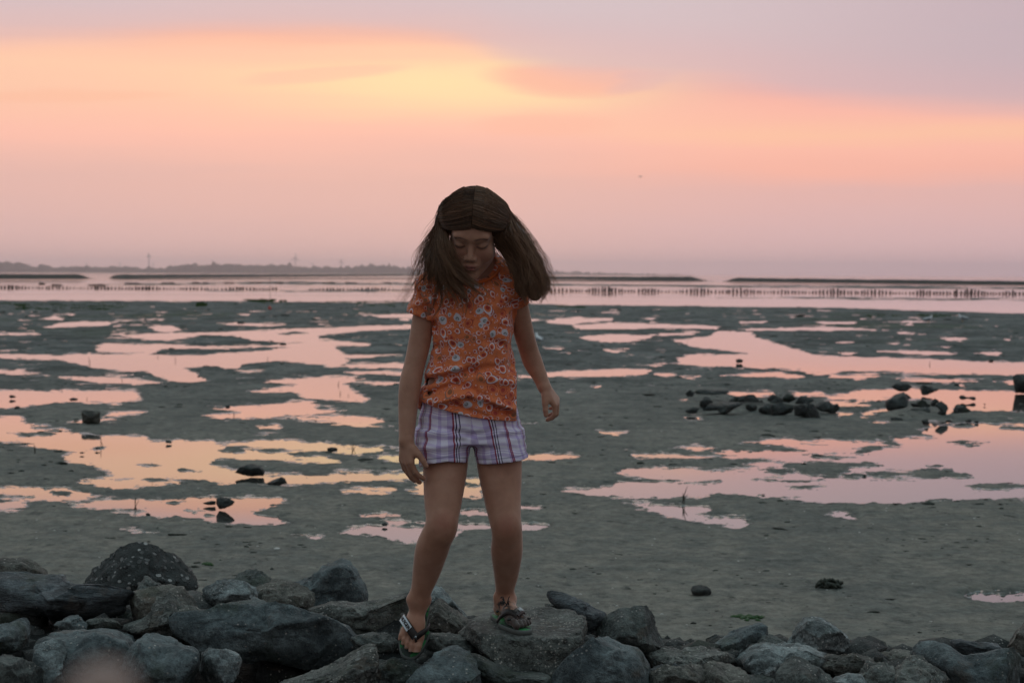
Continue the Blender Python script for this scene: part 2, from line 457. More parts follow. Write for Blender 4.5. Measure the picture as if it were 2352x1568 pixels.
WATER_POLYS = [
 ('F', [(220,460),(300,440),(350,450),(340,462)]),
 ('F', [(250,505),(330,480),(480,470),(620,475),(600,495),(420,500)]),
 ('F', [(0,533),(200,537),(220,545),(0,549)]),
 ('F', [(680,548),(900,535),(1240,530),(1500,518),(1800,508),(2100,495),(2300,490),(2380,489),(2380,505),(2000,525),(1770,548),(1780,572),(2080,595),(2060,608),(1860,605),(1900,640),(1930,665),(1940,700),(1880,725),(1560,690),(1400,700),(1000,735),(850,745),(600,740),(400,700),(100,675),(0,665),(0,658),(300,655),(700,655),(850,645),(560,640),(540,625),(570,598),(900,600),(1200,610),(1500,605),(1690,590),(1500,585),(1000,585),(820,570)]),
 ('F', [(840,500),(960,495),(1010,520),(930,530),(860,520)]),
 ('F', [(1200,482),(1330,479),(1590,488),(1500,497),(1300,491)]),
 ('F', [(2070,435),(2290,430),(2380,430),(2380,448),(2130,448)]),
 ('F', [(2180,458),(2280,456),(2280,466)]), ('F', [(1310,429),(1400,429),(1380,438)]), ('F', [(1300,361),(1365,361),(1350,368)]),
 ('F', [(380,432),(410,431),(400,437)]), ('F', [(640,463),(760,462),(700,468)]), ('F', [(780,460),(950,456),(900,463)]),
 ('G', [(300,0),(2250,-5),(1900,20),(1500,15),(1200,20),(960,50),(800,54),(500,42)]),
 ('G', [(0,80),(120,85),(240,97),(120,104),(0,105)]), ('G', [(260,112),(700,128),(900,150),(840,160),(600,150),(300,122)]),
 ('G', [(820,40),(1000,60),(1100,100),(1150,142),(1000,150),(880,120),(780,60)]),
 ('G', [(1180,38),(1350,42),(1340,72),(1250,75)]),
 ('G', [(900,105),(1000,103),(1160,120),(1100,126)]),
 ('G', [(1880,60),(2000,42),(2230,40),(2330,45),(2330,70),(1950,65)]), ('G', [(1930,95),(2060,86),(2330,92),(2330,108),(2000,105)]),
 ('G', [(1950,150),(2330,146),(2330,160),(1990,162)]), ('G', [(1330,85),(1470,83),(1450,90)]),
 ('G', [(1420,145),(1700,125),(1920,115),(2050,125),(1980,140),(1930,160),(1960,190),(2050,245),(2020,262),(1700,235),(1620,200),(1400,206),(1390,195),(1650,160),(1500,155)]),
 ('G', [(1150,292),(1400,280),(1560,265),(1750,250),(1760,290),(1920,305),(1750,325),(1560,340),(1350,352),(1180,350),(1110,330),(1350,318)]),
 ('G', [(1560,340),(1900,335),(2140,350),(2150,370),(2010,380),(2210,405),(2000,402),(1860,380)]),
 ('G', [(1420,395),(1550,388),(1550,410),(1450,405)]), ('G', [(1440,440),(1500,440),(1480,449)]),
 ('G', [(0,200),(500,192),(740,200),(790,235),(700,252),(650,268),(400,260),(250,270),(130,290),(0,298)]),
 ('G', [(600,320),(800,310),(720,328),(580,340)]), ('G', [(370,374),(460,355),(620,352),(560,366)]),
 ('G', [(0,325),(100,340),(160,380),(330,400),(450,440),(560,455),(700,450),(820,452),(830,475),(1170,475),(1210,490),(1430,476),(1620,470),(1750,490),(1900,498),(2130,500),(2120,530),(2000,550),(1880,537),(1680,535),(1560,535),(1640,560),(1790,560),(1890,590),(1800,600),(1650,590),(1500,580),(1200,577),(1190,600),(1270,640),(1500,655),(1750,670),(1900,650),(2350,655),(2380,695),(1950,703),(1700,715),(1500,722),(1300,715),(1000,690),(760,690),(700,685),(500,720),(450,705),(640,670),(600,640),(480,600),(380,590),(350,560),(440,545),(250,520),(120,480),(0,500)]),
 ('G', [(480,700),(760,690),(980,700),(1000,712),(740,735),(560,740)]),
 ('G', [(0,745),(150,730),(370,730),(510,785),(440,810),(200,820),(110,805),(180,775),(0,765)]),
 ('G', [(0,815),(110,815),(155,835),(110,862),(0,868)]),
 ('G', [(360,840),(600,805),(800,795),(900,805),(1190,780),(1250,800),(1400,790),(1560,795),(1570,820),(1520,830),(1480,850),(1430,880),(1520,900),(1605,930),(1560,945),(1400,945),(1060,910),(900,905),(770,885),(820,860),(560,857)]),
 ('G', [(1940,755),(2000,742),(2200,738),(2210,752),(2130,775),(1970,775)]),
 ('G', [(2040,890),(2100,880),(2230,885),(2200,900),(2060,905)]), ('G', [(2120,920),(2500,930),(2500,952),(2200,947)]),
 ('G', [(1910,970),(2000,955),(2500,955),(2600,1000),(2352,1047),(2180,1040),(2050,1010),(1920,990)]),
 ('G', [(1640,998),(1700,998),(1775,1010),(1750,1019)]), ('G', [(830,986),(890,984),(900,993)]), ('G', [(740,979),(810,984),(780,987)]),
 ('G', [(2190,515),(2350,510),(2350,524),(2250,524)]), ('G', [(2280,745),(2420,740),(2420,775),(2300,770)]),
 ('H', [(0,705),(60,712),(45,722),(0,724)]), ('H', [(-60,785),(40,795),(90,815),(70,825),(-60,828)]), ('H', [(-60,465),(200,463),(248,478),(150,491),(-60,490)]),
 ('H', [(-40,316),(48,320),(20,328),(-40,328)]), ('H', [(330,357),(450,363),(430,376),(350,366)]), ('H', [(745,289),(830,288),(825,301),(760,301)]),
 ('H', [(313,143),(345,144),(330,151)]), ('H', [(728,207),(752,208),(742,216)]),
 ('H', [(165,638),(400,612),(430,598),(520,590),(700,595),(820,600),(700,590),(560,572),(430,560),(430,545),(500,533),(640,526),(850,535),(1050,540),(1150,555),(1280,560),(1260,535),(1050,515),(1100,505),(1250,508),(1100,488),(900,475),(870,455),(1100,450),(1290,448),(1200,425),(1030,407),(1200,393),(1420,398),(1660,408),(1700,425),(1550,440),(1560,470),(1780,420),(1720,390),(1960,395),(1880,355),(1900,330),(2100,318),(2352,333),(2352,685),(2160,678),(1900,690),(1700,700),(1520,704),(1310,690),(1280,675),(950,660),(720,668),(650,678),(400,672),(290,670),(230,650)]),
 ('H', [(500,468),(700,458),(800,475),(860,480),(700,486),(560,484)]), ('H', [(720,437),(800,429),(885,438),(820,446)]),
 ('H', [(485,708),(560,699),(720,703),(820,713),(872,730),(820,748),(870,760),(1000,768),(1050,785),(1020,808),(950,808),(860,798),(780,780),(720,765),(560,740)]),
 ('H', [(1435,744),(1500,741),(1545,763),(1562,772),(1510,777),(1460,760)]),
 ('H', [(-40,92),(180,72),(440,60),(588,67),(560,85),(400,99),(200,101),(-40,110)]), ('H', [(522,44),(638,44),(600,52)]), ('H', [(612,88),(712,88),(650,95)]), ('H', [(733,101),(812,101),(770,108)]),
 ('H', [(720,10),(800,-4),(1300,-4),(2352,45),(2352,94),(2000,88),(1700,75),(1650,66),(1440,76),(1200,65),(900,52),(720,42)]),
 ('H', [(1428,104),(1560,112),(1700,95),(1620,83),(1440,97)]), ('H', [(920,95),(1200,80),(1300,95),(1280,106)]),
 ('H', [(948,170),(1160,170),(1155,190),(1050,196),(970,190)]), ('H', [(1248,167),(1380,171),(1430,190),(1280,187)]),
 ('H', [(1430,190),(1560,165),(1720,155),(1950,160),(2352,180),(2352,272),(2200,262),(2080,258),(2020,240),(2000,300),(1960,292),(1990,250),(1900,205),(1700,205),(1700,215),(1440,212)]),
 ('H', [(1435,214),(1600,220),(1620,240),(1470,246),(1440,228)]), ('H', [(1456,261),(1530,268),(1545,282),(1480,289)]),
 ('H', [(1578,275),(1640,254),(1705,249),(1705,262),(1640,272),(1655,290),(1600,289)]), ('H', [(1905,313),(2000,318),(1920,331)]),
 ('H', [(2040,138),(2105,140),(2060,146)]), ('H', [(2140,290),(2300,290),(2290,298)]), ('H', [(1640,304),(1700,306),(1690,312),(1650,310)]),
 ('H', [(2250,120),(2352,118),(2352,140),(2280,135)]), ('H', [(1700,108),(2000,112),(2300,118),(2000,128),(1800,118)]), ('H', [(1300,70),(1500,72),(1400,90),(1320,85)]),
 ('I', [(80,345),(150,322),(410,322),(400,332),(200,349)]), ('I', [(540,321),(612,318),(590,329)]), ('I', [(1000,337),(1132,337),(1120,346),(1010,346)]),
 ('I', [(215,355),(400,343),(640,350),(910,362),(900,371),(600,367),(400,374),(260,373)]),
 ('I', [(1040,372),(1400,362),(1670,372),(1400,379),(1040,379)]), ('I', [(1365,337),(1560,339),(1540,348),(1400,348)]), ('I', [(1800,334),(1828,335),(1815,346)]),
 ('I', [(245,410),(400,395),(540,405),(605,399),(560,421),(440,436),(300,426)]),
 ('I', [(680,425),(860,408),(900,383),(1060,388),(1080,408),(1190,445),(1330,485),(1380,502),(2352,545),(2352,592),(1700,572),(1400,570),(1150,560),(900,540),(715,512),(800,497),(960,493),(1060,490),(1000,482),(820,460),(755,447)]),
 ('I', [(1460,434),(1545,434),(1500,441)]), ('I', [(1660,478),(1870,474),(2030,490),(1900,496)]), ('I', [(1960,414),(2060,414),(2120,425),(1990,428)]),
 ('I', [(2195,414),(2290,414),(2280,426)]), ('I', [(2085,486),(2245,479),(2230,498)]), ('I', [(365,470),(465,475),(410,483)]), ('I', [(80,461),(180,461),(150,471)]),
 ('I', [(1745,389),(1795,389),(1770,397)]), ('I', [(1475,486),(1560,486),(1530,496)]), ('I', [(-40,327),(80,329),(0,337)]),
 ('I', [(625,395),(800,388),(790,398),(640,405)]), ('I', [(1690,438),(1760,436),(1740,444)]), ('I', [(1180,476),(1260,478),(1200,483)]),
 ('R', [(1975,267),(2040,250),(2130,252),(2200,258),(2352,262),(2352,320),(2230,318),(2150,314),(2060,300)]),
 ('D', [(1062,1095),(1110,1097),(1108,1116),(1060,1112)]), ('D', [(955,1108),(1115,1120),(1118,1148),(1040,1142),(950,1130)]),
 ('D', [(1055,1172),(1110,1170),(1130,1188),(1060,1184)]), ('D', [(1190,1158),(1244,1160),(1230,1170),(1190,1170)]),
 ('D', [(1020,1198),(1190,1206),(1256,1208),(1246,1219),(1190,1217),(1050,1216)]), ('D', [(850,1050),(880,1046),(1000,1050),(960,1062),(880,1060)]),
]
LAND_POLYS = [
 ('F', [(830,655),(900,625),(1300,619),(1660,608),(1500,630),(1250,652),(1000,663)]),
 ('F', [(920,580),(1100,550),(1300,549),(1400,575),(1600,585),(1400,601),(1200,602)]),
 ('F', [(1540,537),(1650,524),(1735,535),(1600,547)]),
 ('F', [(1380,525),(1480,520),(1500,526),(1420,530)]),
 ('F', [(0,682),(200,680),(400,695),(320,712),(0,712)]),
 ('G', [(1240,500),(1370,505),(1350,540),(1260,530)]), ('G', [(1370,515),(1600,520),(1630,535),(1500,541)]),
 ('G', [(60,430),(200,425),(300,440),(120,450)]), ('G', [(190,400),(330,398),(360,420),(240,415)]), ('G', [(940,685),(1100,690),(1000,700)]),
 ('G', [(930,818),(1000,815),(980,825)]), ('G', [(1060,862),(1110,864),(1080,868)]), ('G', [(1160,886),(1220,888),(1180,893)]), ('G', [(260,752),(400,748),(380,772),(290,768)]),
 ('G', [(780,605),(860,603),(820,614)]), ('G', [(1000,640),(1160,644),(1060,650)]), ('G', [(520,510),(570,512),(540,522)]),
 ('H', [(1180,512),(1400,500),(1560,505),(1700,520),(1560,532),(1450,582),(1290,562),(1260,535)]),
 ('H', [(1480,560),(1700,543),(1980,540),(2115,570),(1800,583),(1520,582)]), ('H', [(2050,608),(2200,604),(2352,612),(2300,630),(2120,632)]),
 ('H', [(1080,585),(1400,590),(1250,597)]), ('H', [(1190,615),(1400,614),(1380,631),(1250,624)]), ('H', [(720,599),(900,600),(800,607)]),
 ('H', [(1330,470),(1450,464),(1540,485),(1400,488)]), ('H', [(1890,519),(1950,519),(1930,527)]), ('H', [(2000,409),(2180,411),(2100,418)]),
 ('H', [(920,545),(1050,545),(1000,553)]), ('H', [(1130,575),(1210,572),(1200,580)]), ('H', [(1330,418),(1440,416),(1420,424)]),
 ('H', [(1550,222),(1700,215),(1900,225),(1800,235),(1600,232)]), ('H', [(2250,340),(2352,338),(2352,350),(2290,352)]),
 ('H', [(2000,330),(2100,335),(2050,342)]),
]

gx0, gx1, gstep = -2200, 4560, 4
gy0, gy1, gystep = 636, 1430, 2
GXX, GYY = np.meshgrid(np.arange(gx0, gx1, gstep), np.arange(gy0, gy1, gystep))
WY = 2.6

def poly_sd(poly):
    """signed distance (negative inside) to a polygon, on the raster; computed only near it"""
    mx = 90
    x0, x1 = poly[:, 0].min() - mx, poly[:, 0].max() + mx
    y0, y1 = poly[:, 1].min() - mx / WY, poly[:, 1].max() + mx / WY
    i0, i1 = max(0, int((y0 - gy0) / gystep)), min(GXX.shape[0], int((y1 - gy0) / gystep) + 2)
    j0, j1 = max(0, int((x0 - gx0) / gstep)), min(GXX.shape[1], int((x1 - gx0) / gstep) + 2)
    if i1 <= i0 or j1 <= j0:
        return None
    X = GXX[i0:i1, j0:j1].astype(np.float32); Y = GYY[i0:i1, j0:j1].astype(np.float32) * WY
    p = poly.copy(); p[:, 1] *= WY
    d2 = np.full(X.shape, 1e9, np.float32); ins = np.zeros(X.shape, bool)
    for a, b in zip(p, np.roll(p, -1, 0)):
        e = b - a
        wx, wy = X - a[0], Y - a[1]
        h = np.clip((wx * e[0] + wy * e[1]) / (e @ e + 1e-9), 0, 1)
        d2 = np.minimum(d2, (wx - e[0] * h) ** 2 + (wy - e[1] * h) ** 2)
        c = ((a[1] > Y) != (b[1] > Y)) & (X < (b[0] - a[0]) * (Y - a[1]) / (b[1] - a[1] + 1e-9) + a[0])
        ins ^= c
    d = np.sqrt(d2); d[ins] *= -1
    return (i0, i1, j0, j1), d

SD = np.full(GXX.shape, 90.0, np.float32)
for c_, pl_ in WATER_POLYS:
    r_ = poly_sd(edge_push(crop(c_, pl_)))
    if r_:
        (i0, i1, j0, j1), d_ = r_
        SD[i0:i1, j0:j1] = np.minimum(SD[i0:i1, j0:j1], d_)
for c_, pl_ in LAND_POLYS:
    r_ = poly_sd(edge_push(crop(c_, pl_)))
    if r_:
        (i0, i1, j0, j1), d_ = r_
        SD[i0:i1, j0:j1] = np.maximum(SD[i0:i1, j0:j1], -d_)
# puddles go on beyond both sides of the picture
outn = fbm(np.stack([GXX / 260.0, GYY / 34.0, np.zeros(GXX.shape)], -1), 3)
outm = np.clip((np.maximum(-GXX, GXX - 2352) - 20) / 60.0, 0, 1)
outsd = (0.05 - outn) * 90 + np.clip((GYY - 1180) / 3.0, 0, 80)
SD = SD * (1 - outm) + outsd * outm
# open water beyond the flats
yb = np.interp(GXX[0], [-2200, 0, 950, 1300, 1900, 2352, 4560], [686, 690, 693, 699, 706, 720, 740])[None, :]
SD = np.minimum(SD, (GYY - yb) * 3.2)
# thin wet mud bars in the water beyond
for c_, pl_ in [('F', [(480,266),(900,258),(1400,250),(2330,255),(2330,266),(1500,262),(900,268)]), ('F', [(900,300),(2000,296),(2380,300),(1800,306)]), ('I', [(60,158),(1200,165),(2352,174),(2500,176),(2500,190),(2352,188),(1200,178),(60,170)]),
                ('I', [(900,225),(1500,222),(2352,232),(2500,236),(2352,244),(1500,232)])]:
    r_ = poly_sd(edge_push(crop(c_, pl_)))
    (i0, i1, j0, j1), d_ = r_
    SD[i0:i1, j0:j1] = np.maximum(SD[i0:i1, j0:j1], np.minimum(-d_ * 1.0, 3.0))

def sd_at(px, py):
    x = np.clip((px - gx0) / gstep, 0, GXX.shape[1] - 1.01); y = np.clip((py - gy0) / gystep, 0, GXX.shape[0] - 1.01)
    i, j = y.astype(int), x.astype(int); fy, fx = y - i, x - j
    return (SD[i, j] * (1 - fy) * (1 - fx) + SD[i, j + 1] * (1 - fy) * fx + SD[i + 1, j] * fy * (1 - fx) + SD[i + 1, j + 1] * fy * fx)

def project(p):
    v = (p - np.array([0, 0, CAM_Z])) @ CRN
    return 1176 + F_PX * v[..., 0] / -v[..., 2], 784 - F_PX * v[..., 1] / -v[..., 2]

def sstep(x, a, b):
    t = np.clip((x - a) / (b - a), 0, 1)
    return t * t * (3 - 2 * t)

MOUNDS = []   # low heaps of sand in which the stone rings stand: (x, y, rx, ry, h)
for c_, x_, y_, rx_, ry_, h_ in [('K', 560, 500, .42, .40, .060), ('K', 1000, 500, .42, .42, .060), ('K', 1500, 480, .50, .45, .05), ('K', 450, 330, .30, .4, .02),
                                 ('L', 700, 735, .30, .40, .05), ('L', 950, 760, .36, .35, .035), ('L', 1560, 760, .34, .6, .02)]:
    q = G(*crop(c_, [(x_, y_)])[0]); MOUNDS.append((q[0], q[1], rx_, ry_, h_))

def ridge_h(x, y):
    n = perlin(np.stack([x * 0.9, y * 0.9, np.zeros_like(x) + 5.1], -1))
    n2_ = perlin(np.stack([x * 3.1, y * 3.1, np.zeros_like(x) + 8.1], -1))
    crest = np.interp(x, [-3, -.35, 0.0, .5, 3], [.425, .415, .375, .325, .315])
    h = (.27 + (crest - .27) * sstep(y, 6.35, 6.8)) * sstep(y, 8.1 + 0.2 * n, 7.15)
    return h + (0.015 * n + .010 * n2_) * sstep(y, 8.1, 7.2)

def ground_h(x, y, detail=True):
    pts = np.stack([x, y, np.zeros_like(x)], -1)
    px, py = project(pts)
    sd = sd_at(px, py)
    dep = CAM_Z * F_PX / np.maximum(y, 0.5)
    amp = np.clip(dep / 55.0, 1.6, 7.5)
    u = x / np.maximum(y, 1); ly = np.log(np.maximum(y, 1))
    n1 = fbm(np.stack([u * 42, ly * 42, np.zeros_like(u)], -1), 4, 0.6)
    n2 = fbm(np.stack([u * 100, ly * 135, np.zeros_like(u) + 9], -1), 3, 0.6)
    n3 = fbm(np.stack([u * 170, ly * 240, np.zeros_like(u) + 21], -1), 3, 0.65)
    sd = sd + amp * (1.7 * n1 + 1.7 * n2 + 1.2 * n3)
    n4 = fbm(np.stack([u * 55, ly * 150, np.zeros_like(u) + 31], -1), 4, 0.6)
    sd = np.minimum(sd, (0.60 - n4) * 55 + np.clip((py - 860) / 4.0, 0, 90) + np.clip((712 - py) * 3.0, 0, 90))
    far = sstep(py, 735, 690)
    sd = sd + far * 9 * fbm(np.stack([u * 25, ly * 45, np.zeros_like(u) + 3], -1), 3)
    base = np.where(sd > 0, 0.020 * (1 - np.exp(-np.maximum(sd, 0) / (7.0 + 13.0 * sstep(dep, 90, 420)))), -0.03 * (1 - np.exp(np.minimum(sd, 0) / 10.0)))
    fade = np.clip(sd / 16.0, 0, 1)
    sc = np.clip(y / 12.0, 0.8, 6)            # coarser relief with distance
    rel = 0.006 * fbm(np.stack([x * 1.3, y * 0.9, np.zeros_like(x)], -1), 4) \
        + 0.0085 * np.sqrt(np.clip(y / 14.0, 0.6, 3)) * fbm(np.stack([x * 2.2 / sc, y * 1.0 / sc, np.zeros_like(x) + 12], -1), 4, 0.6) \
        + 0.0042 * fbm(np.stack([x * 6.0 / sc, y * 3.6 / sc, np.zeros_like(x) + 2], -1), 3) * np.sqrt(sc)
    rip = perlin(np.stack([x * 3.0, y * 14.0 + 2.5 * perlin(pts * 1.2), np.zeros_like(x) + 4], -1))
    rel = rel + 0.0035 * rip * sstep(y, 26, 10)
    h = base + rel * (0.15 + 0.85 * fade) * (base > 0)
    for mx_, my_, rx_, ry_, mh_ in MOUNDS:
        h = h + mh_ * np.exp(-(((x - mx_) / rx_) ** 2 + ((y - my_) / ry_) ** 2) * 1.4)
    rg = ridge_h(x, y)
    return np.where(h > 0, np.maximum(h, 0.0025), h) + rg

deps = np.concatenate([np.arange(8.0, 40, 1.0), np.arange(40, 960, 1.35), np.geomspace(965, 4200, 30)])
us = np.concatenate([-np.geomspace(1.3, 0.262, 26), np.linspace(-0.26, 0.26, 960), np.geomspace(0.262, 1.3, 26)])
Yr = CAM_Z * F_PX / deps
XX = us[None, :] * Yr[:, None]; YY = np.repeat(Yr[:, None], len(us), 1)
ZZ = ground_h(XX, YY)

m, t, b = new_mat('wet_mud')
geo = t.n('ShaderNodeNewGeometry'); pos = geo.outputs['Position']
pz = t.sep(pos)[2]
n1 = t.noise(t.vm('MULTIPLY', pos, (1, 0.6, 1)), 0.45, 7, 0.75); n2 = t.noise(t.vm('MULTIPLY', pos, (1, 0.7, 1)), 4.0, 6, 0.7); n3 = t.noise(pos, 42.0, 4, 0.7)
py_ = t.sep(pos)[1]
farm = t.smooth(py_, 13.0, 45.0)
f = t.smooth(t.m('ADD', t.m('MULTIPLY', n1, 0.5), t.m('MULTIPLY', n2, 0.5)), 0.38, 0.62)
near_c = t.mix(f, (0.142, 0.148, 0.132, 1), (0.245, 0.230, 0.190, 1))
far_c = t.mix(f, (0.050, 0.062, 0.060, 1), (0.200, 0.215, 0.200, 1))
c = t.mix(farm, near_c, far_c)
alg = t.smooth(t.noise(t.vm('MULTIPLY', pos, (1, 0.45, 1)), 0.8, 6, 0.75), 0.47, 0.62)
c = t.mix(t.m('MULTIPLY', t.m('MULTIPLY', alg, farm), 0.85), c, (0.034, 0.050, 0.047, 1))
gr = t.smooth(t.noise(t.vm('MULTIPLY', pos, (1, 0.35, 1)), 0.13, 5, 0.7), 0.53, 0.62)
c = t.mix(t.m('MULTIPLY', t.m('MULTIPLY', gr, t.smooth(py_, 35.0, 70.0)), 0.6), c, (0.040, 0.072, 0.038, 1))
dk = t.smooth(t.noise(t.vm('MULTIPLY', pos, (1, 0.5, 1)), 6.0, 6, 0.75), 0.56, 0.68)
c = t.mix(t.m('MULTIPLY', dk, 0.7), c, (0.050, 0.058, 0.054, 1))
fin = t.noise(t.vm('MULTIPLY', pos, (1, 0.7, 1)), 15.0, 5, 0.75)
fg = t.m('ADD', 0.05, t.m('MULTIPLY', fin, 1.9))
c = t.mix(1.0, c, t.comb(fg, fg, fg), 'MULTIPLY')
g3 = t.m('ADD', 0.55, t.m('MULTIPLY', n3, 0.9))
c = t.mix(1.0, c, t.comb(g3, g3, g3), 'MULTIPLY')
wet = t.smooth(pz, 0.0125, 0.0025)
wn = t.noise(t.vm('MULTIPLY', pos, (1, 0.6, 1)), 2.6, 8, 0.78)
wetn = t.smooth(t.m('ADD', wn, t.m('MULTIPLY', t.m('SUBTRACT', 0.0055, pz), 28.0)), 0.50, 0.62)
c = t.mix(t.m('MULTIPLY', wet, 0.35), c, (0.055, 0.060, 0.058, 1))
# ridge shingle, blackened above mud level: shade of the boulder gaps put into colour
c = t.mix(t.smooth(pz, 0.05, 0.12), c, (0.018, 0.019, 0.018, 1))
t.put(b.inputs['Base Color'], c)
t.put(b.inputs['Roughness'], t.m('SUBTRACT', 0.82, t.m('MULTIPLY', wetn, 0.68)))
t.put(b.inputs['Specular IOR Level'], t.m('ADD', 0.12, t.m('MULTIPLY', wetn, 0.50)))
bh = t.m('ADD', t.m('MULTIPLY', n3, 0.3), t.m('MULTIPLY', t.noise(t.vm('MULTIPLY', pos, (1, 1.8, 1)), 14.0, 5, 0.7), 1.0))
bs_ = t.n('ShaderNodeBump'); bs_.inputs['Distance'].default_value = 0.028
t.put(bs_.inputs['Strength'], t.m('SUBTRACT', 1.0, t.m('MULTIPLY', wetn, 0.93)))
t.put(bs_.inputs['Height'], t.m('ADD', bh, t.m('MULTIPLY', fin, 0.8))); t.t.links.new(bs_.outputs[0], b.inputs['Normal'])
M['mud'] = m

mud = mesh_obj('mudflat', np.stack([XX, YY, ZZ], -1).reshape(-1, 3), grid_faces(len(deps), len(us))[:, ::-1], M['mud'])
tag(mud, kind='structure')

# the ground of the ridge, wider than the fan above, also under and behind the camera
rx = np.arange(-14, 14.01, 0.12); ry = np.arange(-5, 10.5, 0.12)
RX, RY = np.meshgrid(rx, ry)
RZ = ridge_h(RX, RY) - 0.012 + 0.012 * fbm(np.stack([RX * 4, RY * 4, RX * 0], -1), 3) * sstep(RY, 8, 7)
inside = (np.abs(RX) < 1.25 * RY) & (RY > 2)
RZ = np.where(inside, RZ - 0.06, RZ + 0.02)
rg = mesh_obj('ridge_ground', np.stack([RX, RY, RZ], -1).reshape(-1, 3), grid_faces(len(ry), len(rx)), M['mud'])
tag(rg, kind='structure')

# ------------------------------------------------------------------ water
m, t, b = new_mat('shallow_water')
pos = t.n('ShaderNodeNewGeometry').outputs['Position']
b.inputs['Base Color'].default_value = (0.050, 0.050, 0.044, 1)
b.inputs['IOR'].default_value = 1.33
b.inputs['Specular IOR Level'].default_value = 0.62
yy = t.sep(pos)[1]
farw = t.smooth(yy, 110.0, 240.0)
nn = t.noise(t.vm('MULTIPLY', pos, (0.35, 1.0, 1.0)), 0.9, 4, 0.6)
t.put(b.inputs['Roughness'], t.m('ADD', 0.03, t.m('MULTIPLY', farw, t.m('MULTIPLY', t.smooth(t.noise(t.vm('MULTIPLY', pos, (0.006, 0.05, 1.0)), 1.0, 4, 0.6), 0.45, 0.6), 0.10))))
bn = t.n('ShaderNodeBump'); bn.inputs['Distance'].default_value = 0.02
t.put(bn.inputs['Strength'], t.m('ADD', 0.006, t.m('MULTIPLY', farw, 0.05)))
t.put(bn.inputs['Height'], nn); t.t.links.new(bn.outputs[0], b.inputs['Normal'])
M['water'] = m
wv = [(-5200, 2, 0), (5200, 2, 0), (5200, 14000, 0), (-5200, 14000, 0)]
wat = mesh_obj('water', wv, [(0, 1, 2, 3)], M['water'], smooth=False)
tag(wat, kind='structure')
bed = mesh_obj('sea_bed', [(-5300, -6, -0.4), (5300, -6, -0.4), (5300, 14100, -0.4), (-5300, 14100, -0.4)], [(0, 1, 2, 3)], M['mud'], smooth=False)
tag(bed, kind='structure')

# ================================================================== FAR SHORE
M['dam'] = plain('weedy_dam_stone', (0.030, 0.040, 0.034), 0.9, 0.2)
M['wood_dark'] = plain('soaked_wood', (0.026, 0.026, 0.024), 0.9, 0.2)
M['far_green'] = plain('far_tree_green', (0.040, 0.055, 0.038), 1.0, 0.0)
M['far_land'] = plain('far_land', (0.07, 0.085, 0.06), 1.0, 0.0)
M['turbine'] = plain('pale_turbine_paint', (0.42, 0.42, 0.42), 0.6, 0.3)

def dam(A, B, label, hA=1.2, hB=1.2, wid=3.0, n=160, seed=0, endA=True, endB=True):
    A = np.array(A, float); B = np.array(B, float)
    tt = np.linspace(0, 1, n)
    c = A[None] * (1 - tt[:, None]) + B[None] * tt[:, None]
    d = (B - A) / np.linalg.norm(B - A); nrm = np.array([-d[1], d[0], 0])
    L = np.linalg.norm(B - A)
    h = hA * (1 - tt) + hB * tt
    tp = np.ones(n)
    if endA: tp *= sstep(tt * L, 0, 7)
    if endB: tp *= sstep((1 - tt) * L, 0, 7)
    h = .82 * h * (0.12 + 0.88 * tp) * (1 + 0.16 * perlin(np.stack([tt * L * 0.4, tt * 0 + seed, tt * 0], -1)) + 0.12 * perlin(np.stack([tt * L * 0.08, tt * 0 + seed, tt * 0 + 3], -1)))
    prof = [(-1.0, -0.2), (-0.55, 0.75), (-0.2, 1.0), (0.25, 0.97), (0.6, 0.7), (1.0, -0.2)]
    V = np.array([[c[i] + nrm * s * wid * (0.6 + 0.4 * tp[i]) + np.array([0, 0, 1]) * z * h[i] for s, z in prof] for i in range(n)]).reshape(-1, 3)
    k = len(prof)
    Fc = [(i * k + j, i * k + j + 1, (i + 1) * k + j + 1, (i + 1) * k + j) for i in range(n - 1) for j in range(k - 1)]
    Fc += [tuple(range(k)), tuple((n - 1) * k + j for j in range(k))[::-1]]
    o = mesh_obj('breakwater_dam', V, Fc, M['dam'])
    tag(o, label, 'dam', 'dams of the tidal flats')
    return o

dam(G(-1300, 641), G(203, 639.5), 'dark low dam at the far left, ending before a gap of water', 1.35, 1.2, seed=1, endA=False, n=400)
dam(G(262, 639), G(975, 632.5), 'long dark dam running from the gap on the left to behind the girl', 1.15, 1.1, seed=2, endB=False)
dam(G(1215, 640.2), G(1615, 643.2), 'dark dam right of the girl ending in a slope at the gap', 0.95, 1.15, seed=3, endA=False)
dam(G(1668, 646.5), G(3600, 668), 'dark dam starting right of the gap and leaving the picture at the right', 1.05, 0.55, seed=4, endB=False, wid=2.0)
dam(G(255, 641.5), G(980, 640), 'thin weed line in front of the long left dam', 0.22, 0.25, wid=1.2, seed=5)
dam(G(1230, 645.5), G(1640, 646.5), 'thin weed line in front of the dam right of the girl', 0.22, 0.25, wid=1.2, seed=6)

